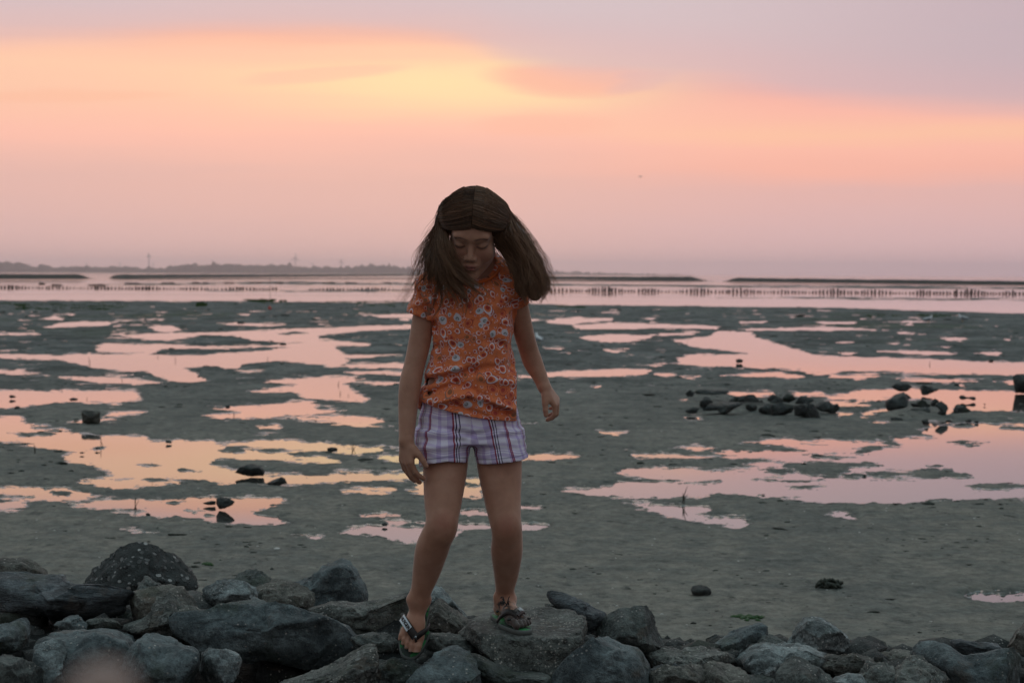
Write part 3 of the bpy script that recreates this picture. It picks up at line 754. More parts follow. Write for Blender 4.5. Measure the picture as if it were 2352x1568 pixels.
# stakes of an old brushwood fence
def stake_mesh(seed):
    r = np.random.RandomState(seed)
    path = np.array([[0, 0, -0.15], [0.01 * r.randn(), 0, 0.2], [0.02 * r.randn(), 0.02 * r.randn(), 0.42 + 0.1 * r.rand()]])
    return tube(path, [0.062, 0.055, 0.048], 6)
protos = []
for k in range(4):
    v, f = stake_mesh(k)
    me = bpy.data.meshes.new('stake'); me.from_pydata([tuple(q) for q in v.tolist()], [], f); me.materials.append(M['wood_dark'])
    protos.append(me)
xs, x = [], -20.0
while x < 2375:
    hidden = 985 < x < 1205
    gap = 634 < x < 704
    if not hidden and not gap:
        xs.append(x)
    x += 7.9 + rng.uniform(-1.6, 1.6)
LS = 'dark wooden stake in the long row of stakes across the water'
for x in xs:
    o = bpy.data.objects.new('stake', protos[rng.randint(4)])
    COL.objects.link(o)
    q = G(x, 661 + 15.0 * x / 2352)
    o.location = (q[0], q[1], 0)
    s = rng.uniform(0.26, 0.38) if x < 1000 else rng.uniform(0.38, 0.60)
    cl = 1.0 + 0.3 * math.sin(x * 0.06) + 0.2 * math.sin(x * 0.023 + 1)
    o.scale = (1.55 * cl, 1.5, s * cl)
    o.rotation_euler = (0.05 * rng.randn(), 0.06 * rng.randn(), rng.uniform(0, 6))
    tag(o, LS, 'stake', 'stakes standing in a row in the water')

# low remains of brushwood bundles farther out
BL = ['short dark brushwood remnant near the left picture edge beyond the stake row', 'brushwood remnant beyond the stakes, second from the left', 'long low brushwood remnant beyond the stakes, third from the left',
      'long low brushwood remnant beyond the stakes, fourth from the left', 'long low brushwood remnant beyond the stakes, fifth from the left', 'stubby brushwood remnant beyond the stakes, sixth from the left',
      'tiny brushwood remnant beyond the stakes, seventh from the left', 'brushwood remnant just left of the thin pole beyond the stakes', 'brushwood remnant in front of the gap in the stake row',
      'faint brushwood remnant right of the thin pole', 'brushwood remnant in the right part left of the girl', 'second last brushwood remnant before the girl', 'small brushwood remnant nearest to the girl']
for k, (a, b_) in enumerate([(225, 242), (295, 342), (500, 590), (700, 790), (905, 980), (1075, 1115), (1135, 1160), (1250, 1310), (1400, 1465), (1540, 1580), (1805, 1870), (1930, 1990), (2155, 2175)]):
    yb_ = 544.5 + (262 if a < 900 else 258) * .4115 + (3.5 if 290 < a < 600 else 0)
    A_ = G(a * .4115, yb_); B_ = G(b_ * .4115, yb_)
    n = 14; parts = []
    for j in range(n):
        q = A_ + (B_ - A_) * (j + 0.5) / n
        hh = rng.uniform(0.02, 0.10)
        parts.append(tube([[q[0] - A_[0] - 0.25, 0.1 * rng.randn(), -0.05], [q[0] - A_[0], 0.1 * rng.randn(), hh], [q[0] - A_[0] + 0.3, 0.1 * rng.randn(), hh * 0.4]], [0.09, 0.10, 0.05], 5))
    v, f = join(parts)
    o = mesh_obj('brushwood_bundle', v, f, M['wood_dark'])
    o.location = tuple(A_)
    tag(o, BL[k], 'brushwood', 'brushwood remnants beyond the stake row')

# thin pole and red float
q = G(620, 686); v, f = tube([[0, 0, -0.2], [0.01, 0, 0.6], [0, 0, 1.12]], 0.010, 6)
o = mesh_obj('pole', v, f, M['wood_dark']); o.location = tuple(q); tag(o, 'thin upright pole in the water left of the girl', 'pole')

# far shore: low land with a tree line
sx = [-1300, -700, -240, 0, 20, 50, 90, 140, 170, 200, 300, 390, 412, 425, 455, 500, 515, 540, 560, 600, 650, 690, 740, 800, 870, 885, 912, 950, 1000, 1100, 1200, 1290, 1400, 1600]
sy = [600, 606, 600, 602, 604, 609, 613, 614, 611, 613, 615, 613, 606, 604, 607, 605, 602, 605, 608, 606, 607, 611, 611, 611, 607, 607, 611, 617, 619.5, 621, 622, 623, 626, 630]
DS = 5600.0
xx = np.arange(-1280, 1600, 1.5)
top = np.interp(xx, sx, sy)
hz = 629 + (xx - 1176) * math.tan(math.radians(0.25))
hgt = np.maximum((hz - top), 0.2) * DS / F_PX
nz = perlin(np.stack([xx * 0.09, xx * 0, xx * 0], -1)) * 3.0 + np.abs(perlin(np.stack([xx * 0.16, xx * 0, xx * 0 + 4], -1))) * 15.0 - 2.5 + perlin(np.stack([xx * 0.6, xx * 0, xx * 0 + 8], -1)) * 0.8
hgt = np.maximum(hgt + nz * np.clip(hgt / 9.0, 0, 1), 0.3)
wx = (xx - 1176) / F_PX * DS
V = []
prof = [(0, 0.0), (6, 0.45), (18, 0.85), (40, 1.0), (90, 0.9), (160, 0.5), (260, 0.0)]
for dy_, k in prof:
    V.append(np.stack([wx, DS + dy_ + 6 * perlin(np.stack([xx * 0.2, xx * 0 + dy_, xx * 0], -1)), hgt * k - 0.3], -1))
V = np.array(V)
o = mesh_obj('far_tree_line', V.reshape(-1, 3), grid_faces(len(prof), len(xx)), M['far_green'])
tag(o, kind='stuff', label='hazy blue tree line on the far shore', cat='trees')
lw = np.array([(hz_ - 622.5) if hz_ > 600 else 6 for hz_ in hz])
V = np.array([np.stack([wx, DS - 60 + d + 0 * wx, k * np.clip((1550 - xx) / 500, 0.05, 1) * 1.6 + 0 * wx], -1) for d, k in [(-12, -.3), (0, 1.0), (20, 1.5), (55, 1.5), (330, 0.0)]])
o = mesh_obj('far_shore', V.reshape(-1, 3), grid_faces(5, len(xx)), M['far_land'])
tag(o, kind='structure')

def turbine(px, hub_y, base_y, D, rot, label, blade=13, face=0.0):
    q0 = P(px, base_y, D); q1 = P(px, hub_y, D)
    H = q1[2]
    root = empty('wind_turbine', (q0[0], D, 0))
    tag(root, label, 'wind turbine', 'wind turbines on the far shore')
    k = D / F_PX
    v, f = tube([[0, 0, 0], [0, 0, H * .5], [0, 0, H]], [2.3, 1.9, 1.4], 8); mesh_obj('tower', v, f, M['turbine'], root)
    v, f = tube([[0, -2.2, H + .6], [0, 0, H + .7], [0, 3.0, H + .6]], [1.0, 1.3, 0.8], 8); mesh_obj('nacelle', v, f, M['turbine'], root)
    v, f = tube([[0, -3.6, H + .6], [0, -2.9, H + .6], [0, -2.2, H + .6]], [0.3, 0.9, 1.1], 8); mesh_obj('hub', v, f, M['turbine'], root)
    for j in range(3):
        a = rot + j * 2 * math.pi / 3
        d = np.array([math.sin(a) * math.cos(face), math.sin(a) * math.sin(face), math.cos(a)])
        s = np.array([math.cos(a), 0, -math.sin(a)])
        c0 = np.array([0, -2.9, H + .6]); Lb = blade * k
        prof = [(0.02, 1.2), (0.15, 1.9), (0.4, 1.5), (0.75, 1.1), (1.0, .5)]
        vv, ff = [], []
        for r_, w_ in prof:
            for sx_, sy_ in ((-1, 0), (0, -.25), (1, 0), (0, .25)):
                vv.append(c0 + d * r_ * Lb + s * sx_ * w_ + np.array([0, sy_ * w_, 0]))
        for i in range(len(prof) - 1):
            for j2 in range(4):
                ff.append((i * 4 + j2, i * 4 + (j2 + 1) % 4, i * 4 + 4 + (j2 + 1) % 4, i * 4 + 4 + j2))
        ff.append((0, 1, 2, 3)); ff.append((16, 17, 18, 19))
        mesh_obj('blade', vv, ff, M['turbine'], root)

turbine(342, 587.5, 612, 7000, 0.0, 'tall hazy wind turbine over the left tree line, blade pointing up', 7.5)
turbine(678.5, 593, 612, 7000, 0.12, 'hazy wind turbine with wide spread blades, nearer to the girl than the tall one', 11.5)
turbine(783.5, 601, 614, 7600, 0.05, 'small hazy wind turbine between the tree line hump and the girl', 8)
for px, hy, lb in [(69, 609, 'tiny wind turbine farthest left above the low shore'), (199, 606, 'tiny wind turbine left of the tall hazy one'), (276, 606, 'tiny wind turbine just left of the tall hazy one'),
                   (352, 606, 'tiny wind turbine just right of the foot of the tall hazy one'), (488, 600, 'tiny wind turbine above the highest trees of the left shore'),
                   (625, 606, 'tiny wind turbine left of the wide bladed one'), (718, 607, 'tiny wind turbine right of the wide bladed one'), (1268, 619, 'tiny wind turbine right of the girl above the faint shore')]:
    turbine(px, hy, 616, 9500, rng.uniform(0, 2), lb, 4.5)

# ================================================================== ROCKS
import bmesh
_ico = {}
def ico(sub):
    if sub not in _ico:
        bm = bmesh.new(); bmesh.ops.create_icosphere(bm, subdivisions=sub, radius=1.0)
        v = np.array([q.co[:] for q in bm.verts]); f = np.array([[l.index for l in q.verts] for q in bm.faces])
        bm.free(); _ico[sub] = (v, f)
    return _ico[sub]

def rock(name, poly, Y, depth, mat, label, seed, sub=4, facets=7, rough=1.0, cat='rock', group=None, fl=None, blocky=0.72, tilt=0.0, soft=0.0):
    """a boulder whose front outline follows poly (picture outline put at distance Y), rounded out in depth"""
    w3 = P(poly[:, 0], poly[:, 1], Y)
    p2 = w3[:, [0, 2]]
    # area centroid
    x, z = p2[:, 0], p2[:, 1]; x1, z1 = np.roll(x, -1), np.roll(z, -1)
    cr = x * z1 - x1 * z; A = cr.sum() / 2
    c = np.array([((x + x1) * cr).sum(), ((z + z1) * cr).sum()]) / (6 * A)
    phis = np.linspace(-np.pi, np.pi, 361)
    R = np.zeros(361)
    for k, ph in enumerate(phis):
        d = np.array([np.cos(ph), np.sin(ph)])
        best = 0
        for a, b_ in zip(p2 - c, np.roll(p2 - c, -1, 0)):
            e = b_ - a; den = d[0] * e[1] - d[1] * e[0]
            if abs(den) < 1e-12: continue
            s = (a[0] * e[1] - a[1] * e[0]) / den; q = (a[0] * d[1] - a[1] * d[0]) / den
            if s > 0 and -1e-6 <= q <= 1 + 1e-6: best = max(best, s)
        R[k] = best
    ker = np.ones(3) / 3
    R = np.convolve(np.concatenate([R[-4:-1], R, R[1:4]]), ker, 'same')[3:-3] * (1.04 if sub >= 5 else 1.0)
    r = np.random.RandomState(seed)
    v, f = ico(sub)
    v = v.copy()
    # facets, mostly facing the camera side, the top and the back, so that the outline is kept
    for k in range(facets):
        nrm = r.normal(size=3); nrm[1] = -abs(nrm[1]) * 1.3 if k % 3 else abs(nrm[1]); nrm[0] *= .8
        if k == 0: nrm = np.array([0.15 * r.randn(), -0.75, 0.75])
        nrm /= np.linalg.norm(nrm)
        dd_ = r.uniform(0.40, 0.74)
        s = v @ nrm - dd_
        v -= np.maximum(s, 0)[:, None] * nrm * 0.99
    rho = np.hypot(v[:, 0], v[:, 2]); phi = np.arctan2(v[:, 2], v[:, 0])
    rr = np.interp(phi, phis, R)
    # give the facetted form its full outline back
    nb = 60; bi = ((phi + np.pi) / (2 * np.pi) * nb).astype(int) % nb
    mxr = np.zeros(nb); np.maximum.at(mxr, bi, rho)
    mxr = np.maximum(mxr, .3); mxr = (np.roll(mxr, 1) + mxr * 2 + np.roll(mxr, -1)) / 4
    rho = rho / np.interp(phi, np.linspace(-np.pi, np.pi, nb, endpoint=False) + np.pi / nb, mxr, period=2 * np.pi)
    rn = np.clip(rho, 0, 1) ** blocky
    X = c[0] + np.cos(phi) * rr * rn; Z = c[1] + np.sin(phi) * rr * rn
    # height of the shape leans backwards at the top
    Yv = v[:, 1] * depth + tilt * (Z - c[1])
    V = np.stack([X, Y + Yv, Z], -1)
    size = math.sqrt(abs(A))
    nd = V - np.array([c[0], Y, c[1]]); nd /= np.linalg.norm(nd, axis=1)[:, None] + 1e-9
    q = V / size * 2.2 + seed * 3.1
    ridged = 1 - 2 * np.abs(perlin(q * 1.1))
    crack = np.clip(0.10 - np.abs(perlin(q * np.array([.8, .8, 1.5]) + 40)), 0, .1) * 10
    disp = (0.026 * perlin(q * 0.9) + 0.030 * ridged + 0.036 * fbm(q * 2.6, 4, 0.62) - 0.050 * crack) * size * rough * (1 - soft)
    if sub >= 5:
        disp += 0.0060 * fbm(V * 34 + seed, 3, 0.65) * rough
    keep = 1 - 0.55 * (np.abs(v[:, 1]) < 0.15)
    V = V + nd * (disp * keep)[:, None]
    if fl is not None:      # flatten the top where a foot stands: plane point and normal
        p0, pn = fl
        s = (V - p0) @ pn
        dl = np.linalg.norm((V - p0 - np.array([.03, -.05, 0]))[:, :2], axis=1)
        V = V - (np.clip(s, 0, None) * np.clip(sstep(dl, .30, .13), .25, 1))[:, None] * pn * 0.985
    org = np.array([c[0], Y, V[:, 2].min()])
    o = mesh_obj(name, V - org, f, mat)
    o.location = tuple(org)
    tag(o, label, cat, group)
    return o

MR = M
GR = 'boulders of the rock ridge in the foreground'
ROCKS = [
 # crop, polygon, Y, depth, material, label, facets, rough
 ('A', [(745,500),(810,395),(950,300),(1070,205),(1180,155),(1290,155),(1420,190),(1540,290),(1660,410),(1740,510),(1720,640),(1200,660),(780,600)], 7.55, .17, 'rock_pebble', 'pyramid-shaped conglomerate rock full of pale pebbles, highest of the left side', 5, 1.0),
 ('A', [(-90,310),(20,290),(120,295),(220,285),(310,330),(380,400),(400,470),(200,520),(-90,520)], 7.6, .15, 'rock_brown', 'rounded rock at the left picture edge behind the long slab', 6, .9),
 ('A', [(-120,440),(150,422),(500,468),(960,490),(1100,530),(1215,540),(1190,590),(1125,640),(1095,760),(860,830),(740,870),(600,880),(480,870),(420,790),(150,795),(-120,780)], 6.95, .20, 'rock_slate', 'long slaty slab like a log lying at the left picture edge', 6, .6),
 ('A', [(1215,520),(1310,450),(1400,505),(1485,545),(1420,640),(1220,650)], 7.15, .07, 'rock_dark', 'small dark pointed stone in front of the conglomerate pyramid', 5, 1.0),
 ('A', [(1120,640),(1200,590),(1360,555),(1520,545),(1620,570),(1720,660),(1755,750),(1700,820),(1480,900),(1300,900),(1160,890),(1138,760)], 6.9, .14, 'rock_brown', 'rounded brownish block right of the long slab', 6, .7),
 ('A', [(1020,930),(1100,900),(1220,870),(1320,790),(1400,660),(1500,615),(1600,700),(1830,740),(1920,850),(1880,1060),(1600,1065),(1380,1025),(1200,960)], 6.72, .16, 'rock_crust', 'low rock crusted with shells in front of the rounded brownish block', 5, 1.3),
 ('A', [(1560,600),(1690,600),(1830,640),(1950,600),(2060,680),(1900,760),(1700,760)], 7.2, .1, 'rock_dark', 'dark angular stone wedged below the speckled granite rock', 6, 1),
 ('A', [(1800,640),(1850,550),(1940,500),(2020,560),(2080,660),(1960,700)], 7.25, .07, 'rock_dark', 'dark triangular stone at the left foot of the granite rock', 5, 1),
 ('A', [(480,880),(600,810),(720,800),(775,850),(765,925),(700,945),(560,920)], 6.55, .06, 'rock_blue', 'small stone with a pale edge tucked under the long slab', 6, 1.2),
 ('A', [(770,850),(800,820),(930,810),(1060,850),(1090,900),(900,940),(790,940)], 6.6, .06, 'rock_dark', 'flat dark stone tucked under the slab beside the pale-edged one', 5, 1),
 ('A', [(-120,920),(20,880),(150,845),(210,895),(225,960),(190,1110),(0,1150),(-120,1120)], 6.25, .10, 'rock_blue', 'smooth bluish stone at the left edge below the long slab', 6, .8),
 ('A', [(330,1040),(450,990),(650,975),(840,945),(1000,955),(1150,1010),(1200,1080),(1150,1200),(1080,1460),(300,1480),(270,1120)], 6.1, .17, 'rock_blue', 'broad smooth blue-grey boulder low at the left', 7, .7),
 ('A', [(300,1085),(440,1030),(540,1040),(565,1100),(580,1470),(270,1470)], 5.98, .08, 'rock_granite', 'pale narrow stone leaning on the broad blue-grey boulder', 6, .8),
 ('A', [(-120,1190),(40,1160),(180,1170),(320,1290),(330,1470),(-120,1480)], 5.85, .12, 'rock_dark', 'dark stone in the lower left picture corner', 6, .9),
 ('A', [(1050,1470),(1060,1290),(1100,1180),(1180,1060),(1260,990),(1330,1000),(1550,1060),(1740,1110),(1778,1150),(1765,1220),(1690,1370),(1650,1470)], 5.95, .13, 'rock_blue', 'tilted square-cut blue-grey slab at the bottom left of centre', 8, .6),
 ('A', [(1770,1300),(1785,1150),(1850,1090),(1960,1088),(2120,1155),(2145,1200),(2090,1370),(2000,1400),(1850,1370)], 6.0, .09, 'rock_granite', 'small rounded granite block right of the tilted slab', 7, .6),
 ('B', [(170,450),(280,380),(420,350),(540,355),(640,420),(660,560),(500,600),(240,600),(170,520)], 7.1, .13, 'rock_granite', 'speckled light granite rock in the back row left', 6, .8),
 ('B', [(430,360),(480,300),(600,270),(700,280),(770,340),(805,395),(740,430),(560,440)], 7.6, .09, 'rock_dark', 'small dark rock behind the speckled granite rock', 6, 1),
 ('B', [(620,450),(760,400),(900,395),(1080,430),(1160,480),(1150,600),(1000,640),(660,600)], 7.15, .12, 'rock_brown', 'low brownish rough rock right of the speckled granite', 6, 1.3),
 ('B', [(950,400),(1120,340),(1230,260),(1400,213),(1470,228),(1540,290),(1600,400),(1632,500),(1625,640),(1560,690),(1300,680),(1060,580)], 7.35, .16, 'rock_blue', 'upright smooth blue-grey rock with a rounded right edge in the back row', 6, .7),
 ('B', [(-90,640),(60,610),(260,600),(450,560),(640,550),(900,560),(1040,600),(1250,660),(1400,760),(1500,870),(1560,980),(1500,1090),(1300,1150),(1150,1170),(900,1130),(600,1050),(400,960),(200,950),(150,870),(0,820)], 6.5, .23, 'rock_blue', 'biggest boulder of the ridge, broad and dark below, left of the stepping foot', 8, .75),
 ('B', [(1100,640),(1300,575),(1500,590),(1700,590),(1900,520),(2010,478),(2070,560),(1990,780),(1860,900),(1500,900),(1300,740)], 6.8, .15, 'rock_crust', 'brown crusted ledge rock behind the stepping foot', 6, 1.2),
 ('B', [(1480,860),(1640,840),(1820,850),(1900,900),(1860,1000),(1700,1010),(1540,960)], 6.42, .08, 'rock_dark', 'dark undercut stone left of the stepping foot', 6, 1),
 ('B', [(780,1400),(800,1300),(1100,1220),(1300,1150),(1440,1060),(1580,980),(1660,968),(1712,1010),(1722,1090),(1690,1200),(1720,1400)], 5.9, .12, 'rock_crust', 'pointed crusted rock at the bottom edge left of the stepping foot', 6, 1.2),
 ('B', [(1700,1100),(1850,1060),(2050,1090),(2150,1180),(2120,1400),(1690,1400)], 6.22, .08, 'rock_dark', 'dark stone in the gap under the stepping foot', 6, 1),
 ('E', [(400,1640),(430,1480),(560,1310),(700,1210),(900,1130),(1060,1105),(1240,1160),(1330,1230),(1390,1400),(1420,1640)], 5.98, .13, 'rock_blue', 'smooth domed boulder at the bottom below and between the feet', 5, .55),
 ('E', [(700,420),(740,330),(800,282),(880,290),(1000,420),(1100,520),(1210,670),(1100,780),(800,640)], 6.95, .08, 'rock_granite', 'bluish grey rock peeking out behind the stepping leg', 6, .9),
 ('E', [(640,640),(700,560),(790,460),(860,440),(940,500),(1020,580),(1180,680),(1265,740),(1250,880),(1100,980),(900,940),(650,800)], 6.65, .11, 'rock_brown', 'slanted brown slab between the two feet', 7, .9),
 ('E', [(640,900),(900,900),(1180,960),(1400,1080),(1350,1260),(1150,1240),(900,1180),(650,1080)], 6.3, .08, 'rock_dark', 'dark stone in the hollow between the two feet', 6, 1),
 ('C', [(800,520),(880,470),(1000,455),(1040,500),(960,560),(820,580)], 6.75, .05, 'rock_crust', 'small rough stone directly behind the standing foot', 5, 1.2),
 ('C', [(885,380),(890,345),(940,335),(1060,360),(1200,440),(1330,510),(1415,550),(1410,620),(1350,690),(1240,720),(1180,620),(1080,520),(960,480),(905,430)], 6.72, .09, 'rock_slate', 'long dark slab slanting down to the right behind the standing foot', 7, .8),
 ('C', [(1340,690),(1420,580),(1530,510),(1660,480),(1760,488),(1830,560),(1870,680),(1910,800),(1940,920),(1850,1000),(1700,960),(1540,900),(1400,840),(1330,770)], 6.7, .14, 'rock_dark', 'upright dark boulder with faint ring stains right of the standing foot', 7, .75),
 ('C', [(880,1250),(960,1080),(1010,1000),(1120,880),(1220,810),(1290,745),(1400,790),(1560,860),(1700,880),(1745,930),(1800,1060),(1830,1250)], 6.02, .15, 'rock_blue', 'tilted grey boulder with a peak at the bottom right of the standing foot', 7, .6),
 ('C', [(1780,920),(1930,880),(2100,900),(2300,880),(2480,900),(2500,1000),(2300,1080),(1900,1080)], 6.6, .12, 'rock_crust', 'low crusted rubble rock right of the upright dark boulder', 6, 1.4),
 ('C', [(1790,1080),(1950,1010),(2150,1000),(2300,1060),(2330,1300),(1800,1300)], 6.1, .12, 'rock_brown', 'brown low rock at the bottom edge right of the tilted grey boulder', 6, 1.1),
 ('R', [(300,615),(308,550),(370,528),(425,548),(420,640),(330,650)], 7.25, .07, 'rock_dark', 'small dark stub behind the left end of the slanting blue slab', 5, 1),
 ('R', [(300,620),(400,560),(500,500),(640,450),(682,455),(712,520),(665,570),(630,620),(500,662),(380,650)], 7.1, .10, 'rock_blue', 'slanting pale blue slab sharp at the top, right part of the ridge', 7, .6),
 ('R', [(635,600),(680,545),(720,530),(790,560),(865,600),(850,680),(660,680)], 7.0, .09, 'rock_dark', 'dark rounded rock between the blue slab and the white-topped rock', 6, .8),
 ('R', [(835,610),(880,530),(950,430),(1020,425),(1100,450),(1180,500),(1222,560),(1245,640),(1120,680),(900,680)], 7.0, .13, 'rock_lichen', 'white-topped angular rock standing out of the right part of the ridge', 8, .8),
 ('R', [(170,680),(260,630),(360,615),(450,660),(520,700),(400,740),(200,730)], 6.85, .10, 'rock_brown', 'low brown hump in front of the slanting blue slab', 6, 1),
 ('R', [(520,690),(600,620),(700,600),(800,612),(930,610),(1050,650),(1095,670),(1020,740),(800,790),(640,790),(540,740)], 6.7, .13, 'rock_lichen', 'pale lichen-crusted rock low in front of the white-topped rock', 6, 1.2),
 ('R', [(230,1000),(250,840),(300,760),(360,720),(430,740),(560,780),(620,900),(620,1000)], 6.12, .12, 'rock_brown', 'brown rock at the bottom edge below the low brown hump', 6, 1),
 ('R', [(770,960),(780,800),(860,720),(900,693),(1000,730),(1100,790),(1165,860),(1180,960)], 6.12, .12, 'rock_dark', 'dark green-grey pyramid rock at the bottom edge', 5, .6),
 ('R', [(960,700),(1100,655),(1250,648),(1400,700),(1380,770),(1200,800),(1050,750)], 6.65, .10, 'rock_brown', 'flat stained rock right of the lichen-crusted rock', 6, 1),
 ('R', [(1370,670),(1430,640),(1540,630),(1650,650),(1640,720),(1480,740)], 6.95, .08, 'rock_brown', 'small brown rock on the ridge crest left of the big right boulder', 6, 1.2),
 ('R', [(1500,960),(1520,800),(1580,720),(1650,680),(1720,690),(1800,750),(1870,810),(1900,960)], 6.12, .11, 'rock_crust', 'crusted triangular rock at the bottom edge left of the big right boulder', 5, 1.1),
 ('R', [(1675,680),(1720,610),(1800,590),(1900,612),(1970,662),(2100,640),(2200,598),(2270,600),(2335,680),(2345,960),(1880,960),(1760,760)], 6.42, .17, 'rock_blue', 'big saddle-shaped boulder at the right picture edge', 7, .65),
 ('R', [(1898,600),(1900,568),(1940,558),(2100,578),(2200,596),(2230,640),(2060,670),(1950,660)], 6.75, .07, 'rock_slate', 'narrow dark slab lying behind the saddle of the right boulder', 6, .7),
 ('R', [(2262,580),(2300,500),(2400,450),(2560,440),(2620,700),(2330,720)], 7.0, .13, 'rock_brown', 'brown rock cut by the right picture edge', 6, .8),
 ('R', [(-60,650),(30,620),(150,645),(250,700),(200,780),(0,780)], 6.65, .10, 'rock_crust', 'crusted rubble rock left of the low brown hump', 6, 1.3),
 ('R', [(1090,960),(1130,820),(1230,785),(1310,790),(1370,880),(1380,960)], 5.95, .08, 'rock_granite', 'smooth light blue stone at the bottom edge', 5, .5),
 ('R', [(1290,800),(1370,730),(1460,725),(1540,760),(1530,960),(1330,960)], 6.3, .09, 'rock_crust', 'shell-crusted rock between the light blue stone and the crusted triangle', 6, 1.2),
 ('R', [(560,800),(700,790),(800,830),(800,960),(560,960)], 6.3, .09, 'rock_dark', 'dark low rock left of the green-grey pyramid', 6, 1),
 ('R', [(-40,760),(120,730),(260,780),(300,860),(280,960),(-40,960)], 6.3, .09, 'rock_slate', 'purplish layered rock at the bottom edge below the rubble rock', 6, 1),
]
for k, (c_, pl_, Y_, dp_, mt_, lb_, fc_, rg_) in enumerate(ROCKS):
    rock('boulder', crop(c_, pl_), Y_, dp_ * 1.15, M[mt_], lb_, 100 + k, 5, fc_ + 5, rg_, group=GR)

# ================================================================== GIRL: frames shared with the rock she stands on
Y0 = 6.3
def Wp(px, py, dy=0.0):
    return P(px, py, Y0 + dy)

def unit(v):
    v = np.asarray(v, float); return v / np.linalg.norm(v)

# standing foot (viewer's right)
FR_F = unit([.42, -.90, -.10]); FR_U = unit(np.array([.02, .02, 1.0]) - FR_F * np.dot([.02, .02, 1.0], FR_F)); FR_S = np.cross(FR_F, FR_U)
FR_A = Wp(1160, 1374, .05)
if FR_S[0] > 0: FR_S = -FR_S
# stepping foot (viewer's left)
FL_F = unit([-.20, -.52, -.83]); FL_U = unit(np.array([.0, -.86, .51]) - FL_F * np.dot([.0, -.86, .51], FL_F)); FL_S = np.cross(FL_F, FL_U)
FL_A = Wp(962, 1378, -.02)
if FL_S[0] < 0: FL_S = -FL_S

sole_p = FR_A - FR_U * 0.066
rock('boulder', crop('C', [(110,760),(230,620),(330,585),(430,560),(560,640),(700,540),(800,520),(920,495),(1060,520),(1180,540),(1235,620),(1245,760),(1160,880),(1010,1010),(890,1110),(640,1120),(400,1040),(280,930),(190,820)]),
     6.33, .25, M['rock_crust'], 'flat-topped crusted boulder the girl stands on', 177, 5, 7, .8, group=GR, fl=(sole_p, FR_U), blocky=.6)
rock('boulder', crop('C', [(240,900),(400,1000),(640,1090),(900,1090),(960,1250),(300,1250),(180,1000)]),
     6.05, .1, M['rock_dark'], 'dark stone in the hollow below the boulder the girl stands on', 178, 5, 6, .9, group=GR)

M['rubble'] = rock_mat('rubble_stone', (0.022, 0.024, 0.023), (0.085, 0.088, 0.082), speck=(.5, .47, .42), speck_amt=.5, speck_scale=120)
# small rubble that fills the gaps of the ridge
ru = np.random.RandomState(11)
RV, RF, off = [], [], 0
iv, jf = ico(1)
for k in range(5200):
    x = ru.uniform(-2.3, 2.3); y = ru.uniform(5.0, 7.9)
    s = ru.uniform(.012, .045) * (1 if k % 9 else 1.7)
    h = float(ridge_h(np.array([x]), np.array([y]))[0])
    lim = CAM_Z - y * (0.2115 if x > .5 else 0.198) 
    q = iv * s * np.array([ru.uniform(.8, 1.4), ru.uniform(.8, 1.3), ru.uniform(.5, .9)]) * (1 + .18 * ru.randn(len(iv), 1))
    a = ru.uniform(0, 6); q = q @ np.array([[math.cos(a), math.sin(a), 0], [-math.sin(a), math.cos(a), 0], [0, 0, 1]])
    RV.append(q + np.array([x, y, h + s * .3])); RF.append(jf + off); off += len(iv)
o = mesh_obj('rubble', np.concatenate(RV), np.concatenate(RF), M['rubble'], smooth=False)
tag(o, 'small rubble and shell grit between the boulders', 'rubble', kind='stuff')

# ------------------------------------------------------------------ stones out on the flats
def ystone(poly, lift=0.0):
    cx = poly[:, 0].mean(); by = poly[:, 1].max()
    hz_ = HORIZON + (cx - 1176) * math.tan(math.radians(0.25))
    return (CAM_Z - lift) * F_PX / (by - hz_)

def flat_stone(c_, pl, label, seed, mat='stone_wet', name='stone', group=None, facets=7, rg=.5, lift=0.01, dr=0.55, sub=3, dY=0.0):
    p = crop(c_, pl)
    Yb = ystone(p, lift)
    wid = (p[:, 0].max() - p[:, 0].min()) * Yb / F_PX
    hei = (p[:, 1].max() - p[:, 1].min()) * Yb / F_PX
    d = min(dr * wid, max(wid * .35, hei * 1.2))
    return rock(name, p, Yb + d * .08 + dY, d, M[mat], label, seed, sub, facets, rg, 'stone', group, blocky=.75)

